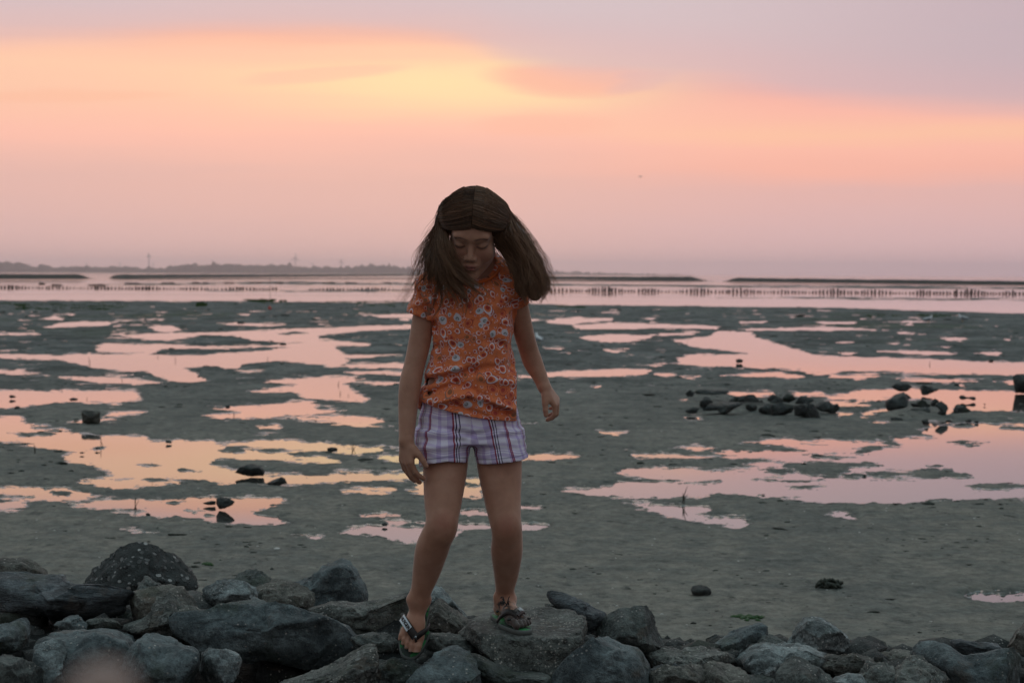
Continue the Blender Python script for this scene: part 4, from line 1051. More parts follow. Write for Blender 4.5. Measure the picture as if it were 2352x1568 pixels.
GS = 'single stones lying on the tidal flat'
SINGLE = [
 ('G', [(455,310),(470,303),(565,308),(560,345),(555,380),(500,382),(455,375)], 'square-cut stone block with a pale top at the far left puddle', 'rock_brown'),
 ('G', [(1310,650),(1340,620),(1400,602),(1450,612),(1475,640),(1473,670),(1400,671),(1340,660)], 'rounded dark stone with a ridge lying in the orange puddle', 'stone_wet'),
 ('G', [(1475,718),(1520,695),(1570,676),(1590,685),(1602,712),(1560,722)], 'pointed stone half sunk in sand right below the rounded dark stone', 'stone_wet'),
 ('G', [(1205,800),(1230,790),(1280,793),(1315,810),(1300,830),(1250,855),(1220,858),(1203,830)], 'dark stone leaning in the lower left puddle', 'stone_wet'),
 ('G', [(1128,822),(1180,808),(1205,812),(1200,832),(1160,832)], 'flat pebble touching the stone in the lower left puddle', 'stone_wet'),
 ('G', [(50,225),(60,218),(85,225),(90,232),(60,237)], 'flat small stone near the left edge in the upper pink puddle', 'stone_wet'),
 ('G', [(78,290),(90,280),(108,282),(108,296),(85,298)], 'small round stone near the left edge beside the pink puddle', 'stone_wet'),
 ('G', [(386,240),(410,233),(436,240),(430,250),(395,252)], 'low stone in the right end of the upper pink puddle', 'stone_wet'),
 ('G', [(925,470),(955,474),(960,487),(928,487)], 'small square stone on the upper rim of the orange puddle', 'stone_wet'),
 ('G', [(1826,515),(1850,510),(1880,514),(1885,530),(1850,538),(1828,533)], 'dark stone in the orange puddle nearest to the girl', 'stone_wet'),
 ('G', [(1258,280),(1282,276),(1282,294),(1262,297)], 'small upright stone at the tip of a pink puddle left', 'stone_wet'),
 ('G', [(524,515),(545,510),(562,518),(540,524)], 'little flat stone in the left part of the orange puddle', 'stone_wet'),
 ('G', [(440,540),(460,536),(476,542),(455,547)], 'little flat stone left of the orange puddle, below the other flat one', 'stone_wet'),
 ('G', [(812,880),(828,876),(842,884),(836,894),(815,893)], 'small knobbly stone on the lower rim of the lower left puddle', 'stone_wet'),
 ('G', [(2130,938),(2148,930),(2165,938),(2160,947),(2135,948)], 'small dark stone at the puddle left of the girl\'s knees', 'stone_wet'),
 ('H', [(988,18),(1005,14),(1024,20),(1018,33),(992,34)], 'dark stone standing in the long curved puddle far right', 'stone_wet'),
 ('H', [(333,290),(345,285),(354,292),(348,300),(336,300)], 'lone round pebble on bare mud right of the girl\'s hand', 'stone_wet'),
 ('R', [(208,238),(225,212),(262,203),(300,210),(335,228),(342,252),(322,275),(270,284),(225,270)], 'dark knobbly stone lying alone on smooth sand at the right', 'stone_wet'),
 ('L', [(490,320),(560,272),(640,260),(720,280),(780,320),(700,382),(620,392),(550,365)], 'greenish domed stone behind the tall stone of the right heap', 'stone_wet'),
 ('L', [(905,360),(930,290),(1050,320),(1185,370),(1050,420),(935,445)], 'wedge-shaped stone pointing right in the pink puddle', 'stone_wet'),
 ('L', [(1370,290),(1400,278),(1445,282),(1442,312),(1385,318)], 'small stone beside the tiny puddle behind the right heap', 'stone_wet'),
 ('L', [(2195,180),(2260,150),(2420,150),(2560,200),(2560,415),(2230,415),(2205,300)], 'large block standing in the puddle at the right picture edge', 'stone_wet'),
 ('L', [(2265,562),(2300,553),(2350,560),(2330,590),(2285,592)], 'small stone in the puddle below the block at the right edge', 'stone_wet'),
 ('L', [(1780,565),(1800,558),(1820,568),(1800,580)], 'tiny stone in the middle of the right pink puddle', 'stone_wet'),
 ('L', [(1365,675),(1395,590),(1440,568),(1530,600),(1610,660),(1520,700),(1385,722)], 'rounded stone half sunk in sand right of the right heap', 'stone_wet'),
]
for k, (c_, pl, lb, mt) in enumerate(SINGLE):
    flat_stone(c_, pl, lb, 300 + k, mt, group=GS, sub=4)
# the bone-shaped stone
p = crop('L', [(1440,470),(1465,442),(1500,440),(1540,462),(1600,468),(1650,455),(1680,480),(1660,522),(1610,500),(1540,492),(1500,507),(1460,500)])
o = flat_stone('L', [(1440,470),(1465,442),(1500,440),(1540,466),(1600,470),(1650,455),(1680,480),(1660,522),(1600,496),(1540,490),(1500,507),(1460,500)], 'bone-shaped narrow stone lying in the pink puddle', 340, group=GS, dr=.3, sub=4)

GK = 'stones of the stone ring on the right'
KST = [([(345,400),(400,345),(450,360),(490,420),(450,455),(370,472),(340,440)], 'leftmost upright stone of the stone ring'),
 ([(370,485),(450,432),(600,415),(800,420),(835,440),(700,500),(620,542),(570,525),(540,490),(400,505)], 'long flat slab at the front left of the stone ring'),
 ([(690,380),(760,340),(805,350),(805,420),(690,415)], 'stone behind the long flat slab, left one of three in the back row'),
 ([(785,345),(880,330),(905,420),(790,420)], 'middle one of the three back row stones of the ring'),
 ([(885,340),(920,318),(980,322),(1030,370),(1042,430),(900,430)], 'big rounded back row stone in the middle of the ring'),
 ([(885,440),(950,430),(1012,450),(1012,492),(950,512),(890,485)], 'small stone leaning on the front sand of the ring'),
 ([(1040,400),(1070,378),(1100,420),(1060,440)], 'small stone right of the big rounded back row stone'),
 ([(1145,355),(1200,315),(1262,340),(1210,405),(1150,385)], 'round stone on the crest right of the gap in the ring'),
 ([(1178,405),(1250,342),(1315,370),(1325,435),(1180,445)], 'stone in front of the round crest stone of the ring'),
 ([(1328,350),(1380,308),(1440,320),(1475,370),(1400,405),(1335,395)], 'domed stone second right on the crest of the ring'),
 ([(1475,405),(1530,340),(1600,338),(1690,380),(1610,425),(1490,435)], 'tilted stone on the crest right of the domed stone'),
 ([(1038,485),(1120,430),(1200,440),(1225,532),(1130,545),(1050,525)], 'pale edged stone in the front middle of the ring'),
 ([(1195,440),(1300,420),(1450,450),(1420,530),(1300,562),(1200,552)], 'broad stone in the front right of the ring'),
 ([(1480,452),(1600,430),(1680,440),(1740,520),(1762,590),(1650,582),(1490,562)], 'slanting stone at the very front right of the ring'),
 ([(1695,455),(1780,410),(1870,398),(1925,450),(1905,522),(1780,505)], 'round stone near the right end of the ring'),
 ([(1895,445),(1980,430),(2002,480),(1945,532),(1880,525)], 'small stone at the right end of the ring'),
 ([(170,300),(220,260),(272,290),(250,332),(190,335)], 'dark small stone apart behind the left end of the ring'),
 ([(165,505),(250,470),(322,480),(285,532),(200,535)], 'flat small stone apart in front of the left end of the ring'),
 ([(280,265),(400,250),(520,262),(660,262),(660,300),(450,310),(300,300)], 'low flat stone row piece behind the left of the ring')]
for k, (pl, lb) in enumerate(KST):
    by = max(q[1] for q in pl); _c = np.array(pl, float).mean(0); pl = [tuple((np.array(q) - _c) * [1.12, 1.16] + _c - [0, 8]) for q in pl]
    flat_stone('K', pl, lb, 360 + k, 'stone_wet', group=GK, lift=0.01 + 0.00030 * max(0, 560 - by), sub=4, dr=.42)
GL = 'stones of the right heap'
LST = [([(420,520),(560,450),(680,403),(732,440),(752,535),(710,610),(440,660),(415,590)], 'tallest angular stone at the left of the right heap', .01),
 ([(855,540),(920,500),(970,518),(1005,580),(880,590)], 'small round stone on the crest of the right heap', .09),
 ([(1040,560),(1100,483),(1160,520),(1160,600),(1060,600)], 'pointed stone at the right crest of the right heap', .07),
 ([(1100,570),(1200,523),(1272,580),(1292,640),(1272,722),(1180,762),(1120,720),(1180,650)], 'curved stone at the right end of the right heap', .0),
 ([(765,625),(1000,608),(1045,640),(1045,692),(900,705),(755,675)], 'flat dark slab in the sand of the right heap', .03),
 ([(760,560),(860,545),(1040,565),(1040,610),(800,610)], 'flat stone lying behind the dark slab of the right heap', .05),
 ([(915,790),(1000,770),(1035,855),(940,855)], 'low dark stone in front of the right heap', .005),
 ([(1245,800),(1300,785),(1350,800),(1340,825),(1260,822)], 'low dark stone at the lower tip of the right heap', .005),
 ([(1535,790),(1590,768),(1625,800),(1600,824),(1540,822)], 'low dark stone on the sand bar right of the right heap', .005),
 ([(1655,805),(1700,795),(1725,815),(1700,834),(1660,830)], 'last low dark stone on the sand bar right of the right heap', .005),
 ([(480,760),(560,745),(650,765),(640,800),(500,800)], 'low dark stone at the left front of the right heap', .005)]
for k, (pl, lb, lf) in enumerate(LST):
    flat_stone('L', pl, lb, 400 + k, 'stone_wet', group=GL, lift=lf, sub=4)

# seaweed clump on the sand at the right
M['weed'] = plain('dark_seaweed', (0.030, 0.036, 0.026), 0.6, 0.3)
M['weed_green'] = plain('green_seaweed', (0.035, 0.085, 0.025), 0.6, 0.3)
def weed_clump(c, r, n, seed, mat, name, label, h=.03):
    rr = np.random.RandomState(seed); parts = []
    for k in range(n):
        a = rr.uniform(0, 6.3); d = rr.uniform(0, r) ; p0 = np.array([math.cos(a) * d, math.sin(a) * d * .8, rr.uniform(0, h)])
        b_ = rr.uniform(0, 6.3); L = rr.uniform(.3, .9) * r
        p1 = p0 + np.array([math.cos(b_) * L, math.sin(b_) * L, rr.uniform(-.4, .7) * h]); p2 = p1 + np.array([math.cos(b_ + 1) * L * .6, math.sin(b_ + 1) * L * .6, -h * .6])
        parts.append(tube(catmull([p0, p1, p2], 5), [.006, .009, .010, .007, .003], 4))
    v, f = join(parts); o = mesh_obj(name, v, f, mat); o.location = tuple(c)
    tag(o, label, 'seaweed')
q = G(*crop('R', [(1095, 222)])[0], .02); weed_clump(q, .045, 60, 5, M['weed'], 'seaweed_clump', 'dark matted seaweed clump on smooth sand right of the lone knobbly stone', .03)
q = G(*crop('R', [(592, 420)])[0], .022); weed_clump(q, .05, 16, 6, M['weed_green'], 'seaweed_clump', 'thin green seaweed shred on the sand just behind the ridge', .008)
q = G(*crop('A', [(1860, 338)])[0], .022); weed_clump(q, .03, 10, 7, M['weed_green'], 'seaweed_clump', 'faint green seaweed shred on the sand left behind the ridge', .006)

# dark bits of weed and worm casts scattered on the mud
rb = np.random.RandomState(21); BV, BF, off = [], [], 0
bv, bf = ico(1)
N = 5200
yy_ = 8.6 * (14.0 ** (rb.rand(N) ** 1.05)); xx_ = rb.uniform(-.27, .27, N) * yy_
hh_ = ground_h(xx_, yy_)
clus = fbm(np.stack([xx_ * .8, yy_ * .35, xx_ * 0], -1), 3)
for k in range(N):
    if hh_[k] < 0.004 or clus[k] < -0.10 + .25 * rb.rand(): continue
    s = (.0028 + .009 * rb.rand() ** 2.2) * (yy_[k] / 11) ** .75
    if rb.rand() < .05: s *= 2.0
    st = rb.uniform(1, 2.6)
    q = bv * s * np.array([st, 1.0, .42]) * (1 + .42 * rb.randn(len(bv), 1))
    BV.append(q + np.array([xx_[k], yy_[k], hh_[k] + s * .12])); BF.append(bf + off); off += len(bv)
o = mesh_obj('seaweed_bits', np.concatenate(BV), np.concatenate(BF), M['weed'], smooth=True)
tag(o, 'scattered dark weed shreds and worm casts on the mud', 'seaweed bits', kind='stuff')

# sprigs of seagrass
M['sprig'] = plain('dry_sprig', (0.05, 0.045, 0.03), 0.8, 0.2)
def sprig(c, h, seed, label, group=None, bend=.25):
    rr = np.random.RandomState(seed); parts = []
    for k in range(rr.randint(2, 5)):
        a = rr.uniform(0, 6.3); b_ = rr.uniform(0, bend) * h; hh = h * rr.uniform(.5, 1)
        parts.append(tube(catmull([[.01 * rr.randn(), .01 * rr.randn(), -.01], [math.cos(a) * b_ * .3, math.sin(a) * b_ * .3, hh * .5], [math.cos(a) * b_, math.sin(a) * b_, hh]], 5), [.0022 * (h / .12) ** .5] * 4 + [.0008], 4))
    v, f = join(parts); o = mesh_obj('seagrass_sprig', v, f, M['sprig']); o.location = tuple(c); tag(o, label, 'sprig', group)
q = G(*crop('H', [(738, 706)])[0]); sprig(q, .13, 3, 'curved seagrass sprig standing alone in the small puddle right of the girl', bend=.35)
q = G(*crop('G', [(752, 862)])[0]); sprig(q, .09, 4, 'brownish sprig at the rim of the lower left puddle', bend=.5)
q = G(*crop('G', [(1970, 543)])[0]); sprig(q, .10, 5, 'forked sprig at the orange puddle right beside the girl\'s arm', bend=.5)
q = G(*crop('G', [(195, 556)])[0]); sprig(q, .10, 6, 'sprig standing on the mud left of the orange puddle', bend=.2)
q = G(*crop('G', [(563, 500)])[0]); sprig(q, .13, 7, 'tall thin sprig in the middle of the orange puddle', bend=.1)
q = G(*crop('G', [(1305, 355)])[0]); sprig(q, .10, 8, 'thin sprig at the front rim of the middle pink puddle', bend=.1)
for k, (c_, x_, y_) in enumerate([('G',345,185),('G',400,115),('G',437,115),('G',680,140),('G',790,130),('G',850,715),('G',1077,75),('G',495,20),('G',880,10),('G',1900,215),('G',1945,225),('G',1890,165),('G',485,245),('F',980,690),('F',1495,685),('F',500,705),('F',300,520),('F',240,530),
                                   ('H',1905,40),('H',455,100),('H',1390,130),('H',620,175),('I',455,470),('I',760,440),('I',1905,545),('I',1500,480),('H',1150,190)]):
    q = G(*crop(c_, [(x_, y_)])[0]); sprig(q, 8 * q[1] / F_PX * rng.uniform(.7, 1.3), 20 + k, 'small sprig of seagrass sticking up from the wet flat', 'seagrass sprigs on the flat')

# green marsh grass at the water line
M['grass'] = plain('marsh_grass', (0.045, 0.085, 0.026), 0.9, 0.1)
gv, gf = [], []
rg_ = np.random.RandomState(9)
def blades(x0, x1, y0, y1, n, h):
    for k in range(n):
        px, py = rg_.uniform(x0, x1), rg_.uniform(y0, y1)
        q = G(px, py); hh = h * rg_.uniform(.5, 1.1) * (1 - ((px - (x0 + x1) / 2) / (x1 - x0) * 1.9) ** 2 * .6); w_ = .03 * rg_.uniform(.7, 1.5)
        a = rg_.uniform(-.5, .5); i = len(gv)
        gv.extend([q + [-w_, 0, -.01], q + [w_, 0.02, -.01], q + [w_ * .5 + a * hh * .5, .02, hh * .6], q + [a * hh, .03, hh]])
        gf.append((i, i + 1, i + 2, i + 3))
for _k in range(30): _x, _y = 606 + rg_.normal() * 20, 691.5 + rg_.normal() * 1.2; blades(_x - 9, _x + 9, _y - .7, _y + .7, 34, rg_.uniform(.05, .14))
blades(450, 475, 700, 705, 160, .2)
for _k in range(26): _x, _y = rg_.uniform(10, 300), rg_.uniform(698, 712); blades(_x - 18, _x + 18, _y - 1.2, _y + 1.2, 45, rg_.uniform(.04, .10))
for _k in range(8): _x, _y = rg_.uniform(1275, 1340), rg_.uniform(703, 711); blades(_x - 12, _x + 12, _y - 1, _y + 1, 40, .06)
for _k in range(60): _x, _y = rg_.uniform(0, 960), rg_.uniform(692, 704); blades(_x - 16, _x + 16, _y - .8, _y + .8, 22, rg_.uniform(.03, .07))
for _k in range(10): _x, _y = rg_.uniform(1980, 2180), rg_.uniform(722, 730); blades(_x - 14, _x + 14, _y - 1, _y + 1, 25, .07)
o = mesh_obj('marsh_grass', np.array(gv), gf, M['grass'], smooth=False)
tag(o, 'green marsh grass tufts along the far edge of the mud', 'grass', kind='stuff')

# red float
q = G(619.5, 712); m_red = plain('faded_red_plastic', (0.55, 0.05, 0.03), 0.4, 0.4)
root = empty('float_buoy', tuple(q)); tag(root, 'small red float ball lying on the mud at the far left', 'float')
v, f = ico(3); mesh_obj('ball', v * .075 + np.array([0, 0, .07]), f, m_red, root)
v, f = tube([[0, 0, .13], [0, 0, .16], [0.01, 0, .18]], [.03, .022, .012], 8); mesh_obj('neck', v, f, m_red, root)

# a white shell on the sand
q = G(*crop('B', [(826, 76)])[0], .02); m_sh = plain('white_shell', (0.62, 0.60, 0.56), 0.5, 0.4)
v, f = ico(2); v = v * np.array([.018, .012, .006]); v[:, 2] = np.abs(v[:, 2]) * (1 + .3 * np.cos(np.arctan2(v[:, 1], v[:, 0]) * 9))
o = mesh_obj('shell', v, f, m_sh); o.location = tuple(q); tag(o, 'white shell on the sand behind the ridge left of the girl', 'shell')
sv = []; sf = []; off = 0
for k in range(220):
    y = 8.8 + rb.rand() ** 1.5 * 14; x = rb.uniform(-.26, .26) * y; h = float(ground_h(np.array([x]), np.array([y]))[0])
    if h < .003: continue
    s = rb.uniform(.0025, .006); q = iv * s * np.array([1.4, 1, .6]) + np.array([x, y, h + s * .2]); sv.append(q); sf.append(jf + off); off += len(iv)
o = mesh_obj('shell_grit', np.concatenate(sv), np.concatenate(sf), m_sh); tag(o, 'tiny pale shell fragments on the sand', 'shell grit', kind='stuff')

# ------------------------------------------------------------------ gulls
M['gull_w'] = plain('gull_white', (0.72, 0.72, 0.72), 0.8, 0.2)
M['gull_g'] = plain('gull_grey', (0.30, 0.31, 0.33), 0.8, 0.2)
M['gull_y'] = plain('gull_bill', (0.45, 0.28, 0.04), 0.5, 0.3)
def loft(path, rx_, rz_, sides=10):
    path = np.asarray(path, float); n = len(path)
    th = np.linspace(0, 2 * np.pi, sides, endpoint=False)
    tg = np.gradient(path, axis=0); tg /= np.linalg.norm(tg, axis=1)[:, None]
    side = np.array([0, 1.0, 0]); up_ = np.cross(tg, side)
    V = (path[:, None] + np.array(rx_)[:, None, None] * np.cos(th)[None, :, None] * side + np.array(rz_)[:, None, None] * np.sin(th)[None, :, None] * up_[:, None]).reshape(-1, 3)
    Fc = [(i * sides + j, i * sides + (j + 1) % sides, (i + 1) * sides + (j + 1) % sides, (i + 1) * sides + j) for i in range(n - 1) for j in range(sides)]
    Fc += [tuple(range(sides))[::-1], tuple((n - 1) * sides + j for j in range(sides))]
    return V, Fc
def gull(px, base, scale, rz, label):
    q = G(px, base); root = empty('gull', tuple(q), rz); tag(root, label, 'gull', 'white gulls standing on the flat')
    s = scale
    v, f = loft(np.array([[-.20, 0, .13], [-.12, 0, .145], [0, 0, .155], [.08, 0, .175], [.115, 0, .215], [.125, 0, .245], [.145, 0, .262], [.165, 0, .258]]) * s,
                np.array([.012, .045, .065, .055, .030, .028, .028, .010]) * s, np.array([.012, .045, .062, .055, .032, .027, .026, .010]) * s)
    mesh_obj('body', v, f, M['gull_w'], root)
    for sg in (-1, 1):
        v, f = loft(np.array([[-.25, .02 * sg, .125], [-.15, .05 * sg, .145], [-.02, .062 * sg, .165], [.07, .045 * sg, .17]]) * s, np.array([.004, .016, .022, .008]) * s, np.array([.006, .03, .045, .012]) * s, 8)
        mesh_obj('wing', v, f, M['gull_g'], root)
        v, f = tube(np.array([[0, .025 * sg, .10], [.005, .027 * sg, .05], [0, .03 * sg, 0]]) * s, .006 * s, 5); mesh_obj('leg', v, f, M['gull_y'], root)
        v, f = tube(np.array([[-.01, .03 * sg, .004], [.02, .03 * sg, .004], [.045, .03 * sg, .003]]) * s, np.array([.008, .012, .006]) * s, 5); mesh_obj('foot', v, f, M['gull_y'], root)
    v, f = tube(np.array([[.16, 0, .258], [.185, 0, .252], [.205, 0, .244]]) * s, np.array([.009, .007, .002]) * s, 6); mesh_obj('bill', v, f, M['gull_y'], root)
gull(1237, 794, 0.95, 1.9, 'gull standing close to the girl\'s right side, seen behind her arm')
gull(2132, 744, 1.0, 0.5, 'left one of the two gulls at the far right')
gull(2211, 741, 1.0, 2.4, 'right one of the two gulls at the far right')
# a far bird in the air
pb = P(1471, 406, 260.0)
root = empty('flying_gull', tuple(pb), .4); tag(root, 'tiny bird gliding in the sky right of the girl', 'bird')
v, f = loft(np.array([[-.2, 0, 0], [-.1, 0, .01], [0, 0, .02], [.1, 0, .01], [.18, 0, .0]]), [.01, .04, .055, .04, .01], [.01, .035, .045, .035, .01]); mesh_obj('body', v, f, M['gull_g'], root)
for sg in (-1, 1):
    wv_ = [(-.06, 0, .02), (.07, 0, .02), (.05, .25 * sg, .07), (-.07, .25 * sg, .07), (-.02, .52 * sg, .02), (-.08, .50 * sg, .02)]
    wv_ = wv_ + [(x, y, z - .012) for x, y, z in wv_]
    wf_ = [(0, 1, 2, 3), (3, 2, 4, 5), (6, 9, 8, 7), (9, 11, 10, 8), (1, 7, 8, 2), (2, 8, 10, 4), (4, 10, 11, 5), (5, 11, 9, 3), (3, 9, 6, 0)]
    mesh_obj('wing', wv_, wf_, M['gull_g'], root, smooth=False)

# ------------------------------------------------------------------ air
HAZE = True
if HAZE:
    hm = bpy.data.materials.new('haze'); hm.use_nodes = True; ht = NT(hm.node_tree)
    pv = ht.n('ShaderNodeVolumePrincipled'); pv.inputs['Color'].default_value = (0.80, 0.89, 1.0, 1); pv.inputs['Density'].default_value = 1.25e-4; pv.inputs['Anisotropy'].default_value = 0.92
    ho = ht.n('ShaderNodeOutputMaterial'); ht.t.links.new(pv.outputs[0], ho.inputs['Volume'])
    x0, x1, y0, y1, z0, z1 = -5400, 5400, -60, 14200, -1.6, 75
    hv = [(x0, y0, z0), (x1, y0, z0), (x1, y1, z0), (x0, y1, z0), (x0, y0, z1), (x1, y0, z1), (x1, y1, z1), (x0, y1, z1)]
    hf = [(0, 3, 2, 1), (4, 5, 6, 7), (0, 1, 5, 4), (1, 2, 6, 5), (2, 3, 7, 6), (3, 0, 4, 7)]
    o = mesh_obj('haze', hv, hf, hm, smooth=False); tag(o, kind='stuff')

# ================================================================== GIRL: surfaces from smooth distance fields
class Vol:
    def __init__(s, lo, hi, h):
        s.lo = np.array(lo, float); s.h = h
        s.n = np.ceil((np.array(hi) - s.lo) / h).astype(int) + 1
        s.a = np.full(s.n, 1.0, np.float32)
    def sub(s, lo, hi):
        i0 = np.clip(np.floor((np.array(lo) - s.lo) / s.h).astype(int), 0, s.n - 1)
        i1 = np.clip(np.ceil((np.array(hi) - s.lo) / s.h).astype(int) + 1, 1, s.n)
        sl = tuple(slice(a, b) for a, b in zip(i0, i1))
        ax = [(s.lo[k] + np.arange(i0[k], i1[k]) * s.h).astype(np.float32) for k in range(3)]
        return sl, ax
    def add(s, fn, lo, hi, k=0.01, op='u'):
        m = k + 3 * s.h + .004
        sl, (x, y, z) = s.sub(np.array(lo) - m, np.array(hi) + m)
        if any(q.stop <= q.start for q in sl): return
        d = fn(x[:, None, None], y[None, :, None], z[None, None, :])
        a = s.a[sl]
        if op == 's': d = -d
        if op == 'u':
            h = np.clip(0.5 + 0.5 * (a - d) / k, 0, 1)
            s.a[sl] = a * (1 - h) + d * h - k * h * (1 - h)
        else:
            h = np.clip(0.5 - 0.5 * (a - d) / k, 0, 1)
            s.a[sl] = a * (1 - h) + d * h + k * h * (1 - h)
    def cone(s, a, b, ra, rb, k=0.01, op='u'):
        a = np.asarray(a, float); b = np.asarray(b, float); e = b - a; L2 = e @ e + 1e-12
        def fn(x, y, z):
            t = np.clip(((x - a[0]) * e[0] + (y - a[1]) * e[1] + (z - a[2]) * e[2]) / L2, 0, 1)
            return np.sqrt((x - a[0] - e[0] * t) ** 2 + (y - a[1] - e[1] * t) ** 2 + (z - a[2] - e[2] * t) ** 2) - (ra + (rb - ra) * t)
        r = max(ra, rb)
        s.add(fn, np.minimum(a, b) - r, np.maximum(a, b) + r, k, op)
    def ell(s, c, r, R=None, k=0.01, op='u'):
        c = np.asarray(c, float); R = np.eye(3) if R is None else np.asarray(R)   # rows are the axes
        def fn(x, y, z):
            q = [((x - c[0]) * R[i, 0] + (y - c[1]) * R[i, 1] + (z - c[2]) * R[i, 2]) / r[i] for i in range(3)]
            k0 = np.sqrt(q[0] ** 2 + q[1] ** 2 + q[2] ** 2) + 1e-6
            k1 = np.sqrt((q[0] / r[0]) ** 2 + (q[1] / r[1]) ** 2 + (q[2] / r[2]) ** 2) + 1e-6
            return k0 * (k0 - 1) / k1
        m = max(r); s.add(fn, c - m, c + m, k, op)
    def chain(s, secs, k=0.012, op='u', expo=2.0):
        """secs: (center, rx, ry) from top to bottom; ellipse stack"""
        secs = sorted(secs, key=lambda q: q[0][2])
        Z = np.array([q[0][2] for q in secs]); CX = [q[0][0] for q in secs]; CY = [q[0][1] for q in secs]
        A = [q[1] for q in secs]; B = [q[2] for q in secs]
        mx = max(A); my = max(B)
        def fn(x, y, z):
            cx, cy, a, b = (np.interp(z, Z, q).astype(np.float32) for q in (CX, CY, A, B))
            q = ((np.abs(x - cx) / a) ** expo + (np.abs(y - cy) / b) ** expo) ** (1 / expo)
            d = (q - 1) * np.minimum(a, b)
            cap = np.maximum(z - Z[-1], Z[0] - z)
            return np.maximum(d, cap)
        s.add(fn, [min(CX) - mx, min(CY) - my, Z[0]], [max(CX) + mx, max(CY) + my, Z[-1]], k, op)
    def points(s):
        x, y, z = (s.lo[k] + np.arange(s.n[k]) * s.h for k in range(3))
        return x.astype(np.float32)[:, None, None], y.astype(np.float32)[None, :, None], z.astype(np.float32)[None, None, :]
    def sample(s, p):
        q = np.clip((p - s.lo) / s.h, 0, s.n - 1.001); i = q.astype(int)
        return s.a[i[:, 0], i[:, 1], i[:, 2]]
    def mesh(s):
        a = s.a; ins = a < 0
        c = ins[:-1, :-1, :-1].astype(np.int8)
        tot = np.zeros(c.shape, np.int8)
        offs = [(i, j, k) for i in (0, 1) for j in (0, 1) for k in (0, 1)]
        nx, ny, nz = a.shape
        for i, j, k in offs:
            tot += ins[i:nx - 1 + i, j:ny - 1 + j, k:nz - 1 + k]
        cells = np.argwhere((tot > 0) & (tot < 8))
        idx = np.full(tot.shape, -1, np.int32); idx[cells[:, 0], cells[:, 1], cells[:, 2]] = np.arange(len(cells))
        val = {o: a[cells[:, 0] + o[0], cells[:, 1] + o[1], cells[:, 2] + o[2]] for o in offs}
        acc = np.zeros((len(cells), 3)); cnt = np.zeros(len(cells))
        for o in offs:
            for ax in range(3):
                if o[ax] == 0:
                    o2 = list(o); o2[ax] = 1; o2 = tuple(o2)
                    v0, v1 = val[o], val[o2]; ch = (v0 < 0) != (v1 < 0)
                    t = np.where(ch, v0 / np.where(ch, v0 - v1, 1), 0)
                    p = np.zeros((len(cells), 3)); p[:] = o; p[:, ax] = t
                    acc += p * ch[:, None]; cnt += ch
        V = s.lo + (cells + acc / cnt[:, None]) * s.h
        Q = []
        for ax in range(3):
            sl0 = [slice(None)] * 3; sl1 = [slice(None)] * 3
            sl0[ax] = slice(0, -1); sl1[ax] = slice(1, None)
            e = ins[tuple(sl0)] != ins[tuple(sl1)]
            p = np.argwhere(e)
            u_, v_ = (ax + 1) % 3, (ax + 2) % 3
            ok = (p[:, u_] > 0) & (p[:, v_] > 0) & (p[:, u_] < a.shape[u_] - 1) & (p[:, v_] < a.shape[v_] - 1)
            p = p[ok]
            def cell(du, dv):
                q = p.copy(); q[:, u_] += du; q[:, v_] += dv
                return idx[q[:, 0], q[:, 1], q[:, 2]]
            f = np.stack([cell(-1, -1), cell(0, -1), cell(0, 0), cell(-1, 0)], 1)
            flip = ~ins[p[:, 0], p[:, 1], p[:, 2]]
            f[flip] = f[flip][:, ::-1]
            Q.append(f)
        Q = np.concatenate(Q)
        return V, Q[(Q >= 0).all(1)]

def color_attr(o, col):
    ca = o.data.color_attributes.new('tint', 'FLOAT_COLOR', 'POINT')
    c4 = np.ones((len(col), 4), np.float32); c4[:, :3] = col
    ca.data.foreach_set('color', c4.ravel())
def vec_attr(o, name, v):
    at = o.data.attributes.new(name, 'FLOAT_VECTOR', 'POINT')
    at.data.foreach_set('vector', np.asarray(v, np.float32).ravel())

HB = .0028
lo = np.minimum(Wp(895, 1525, -.28), Wp(895, 420, -.28)); hi = np.maximum(Wp(1300, 420, .24), Wp(1300, 1525, .24))
lo = [Wp(898, 900, 0)[0] - .01, Y0 - .30, Wp(1000, 1525, -.25)[2]]; hi = [Wp(1298, 900, 0)[0] + .01, Y0 + .22, Wp(1088, 424, -.1)[2] + .01]
BD = Vol(lo, hi, HB)

# head frame
hp = math.radians(30)
yaw = math.radians(-3)
HF = np.array([math.sin(yaw), -math.cos(yaw) * math.cos(hp), -math.sin(hp)])
HU = unit(np.array([0.035, -math.sin(hp), math.cos(hp)])); HU = unit(HU - HF * (HU @ HF)); HX = np.cross(HU, HF)
if HX[0] < 0: HX = -HX
HO = Wp(1086, 530, -.09)
HR = np.array([HX, HF, HU])
def hl(x, f, u): return HO + HX * x + HF * f + HU * u

# torso under the clothes, pelvis
def sec(y, cx, hw, ry, dy, shrink=0.0):
    c = Wp(cx, y, dy); return (c, hw * PX - shrink, ry - shrink)
TOR = [(640, 1090, 60, .055, .01), (665, 1085, 92, .072, .0), (700, 1087, 98, .082, -.005), (760, 1089, 92, .084, -.005), (820, 1085, 96, .084, 0), (870, 1082, 107, .088, .005),
       (915, 1080, 116, .094, .01), (970, 1078, 120, .098, .015)]
BD.chain([sec(*q, shrink=.012) for q in TOR] + [sec(1005, 1080, 118, .090, .02)], k=.02)
BD.cone(Wp(1075, 622, .02), Wp(990, 664, .0), .036, .033, .03); BD.cone(Wp(1118, 618, .02), Wp(1178, 656, .0), .036, .031, .03)
BD.cone(hl(0, -.035, -.065), Wp(1096, 622, .02), .036, .042, .02)

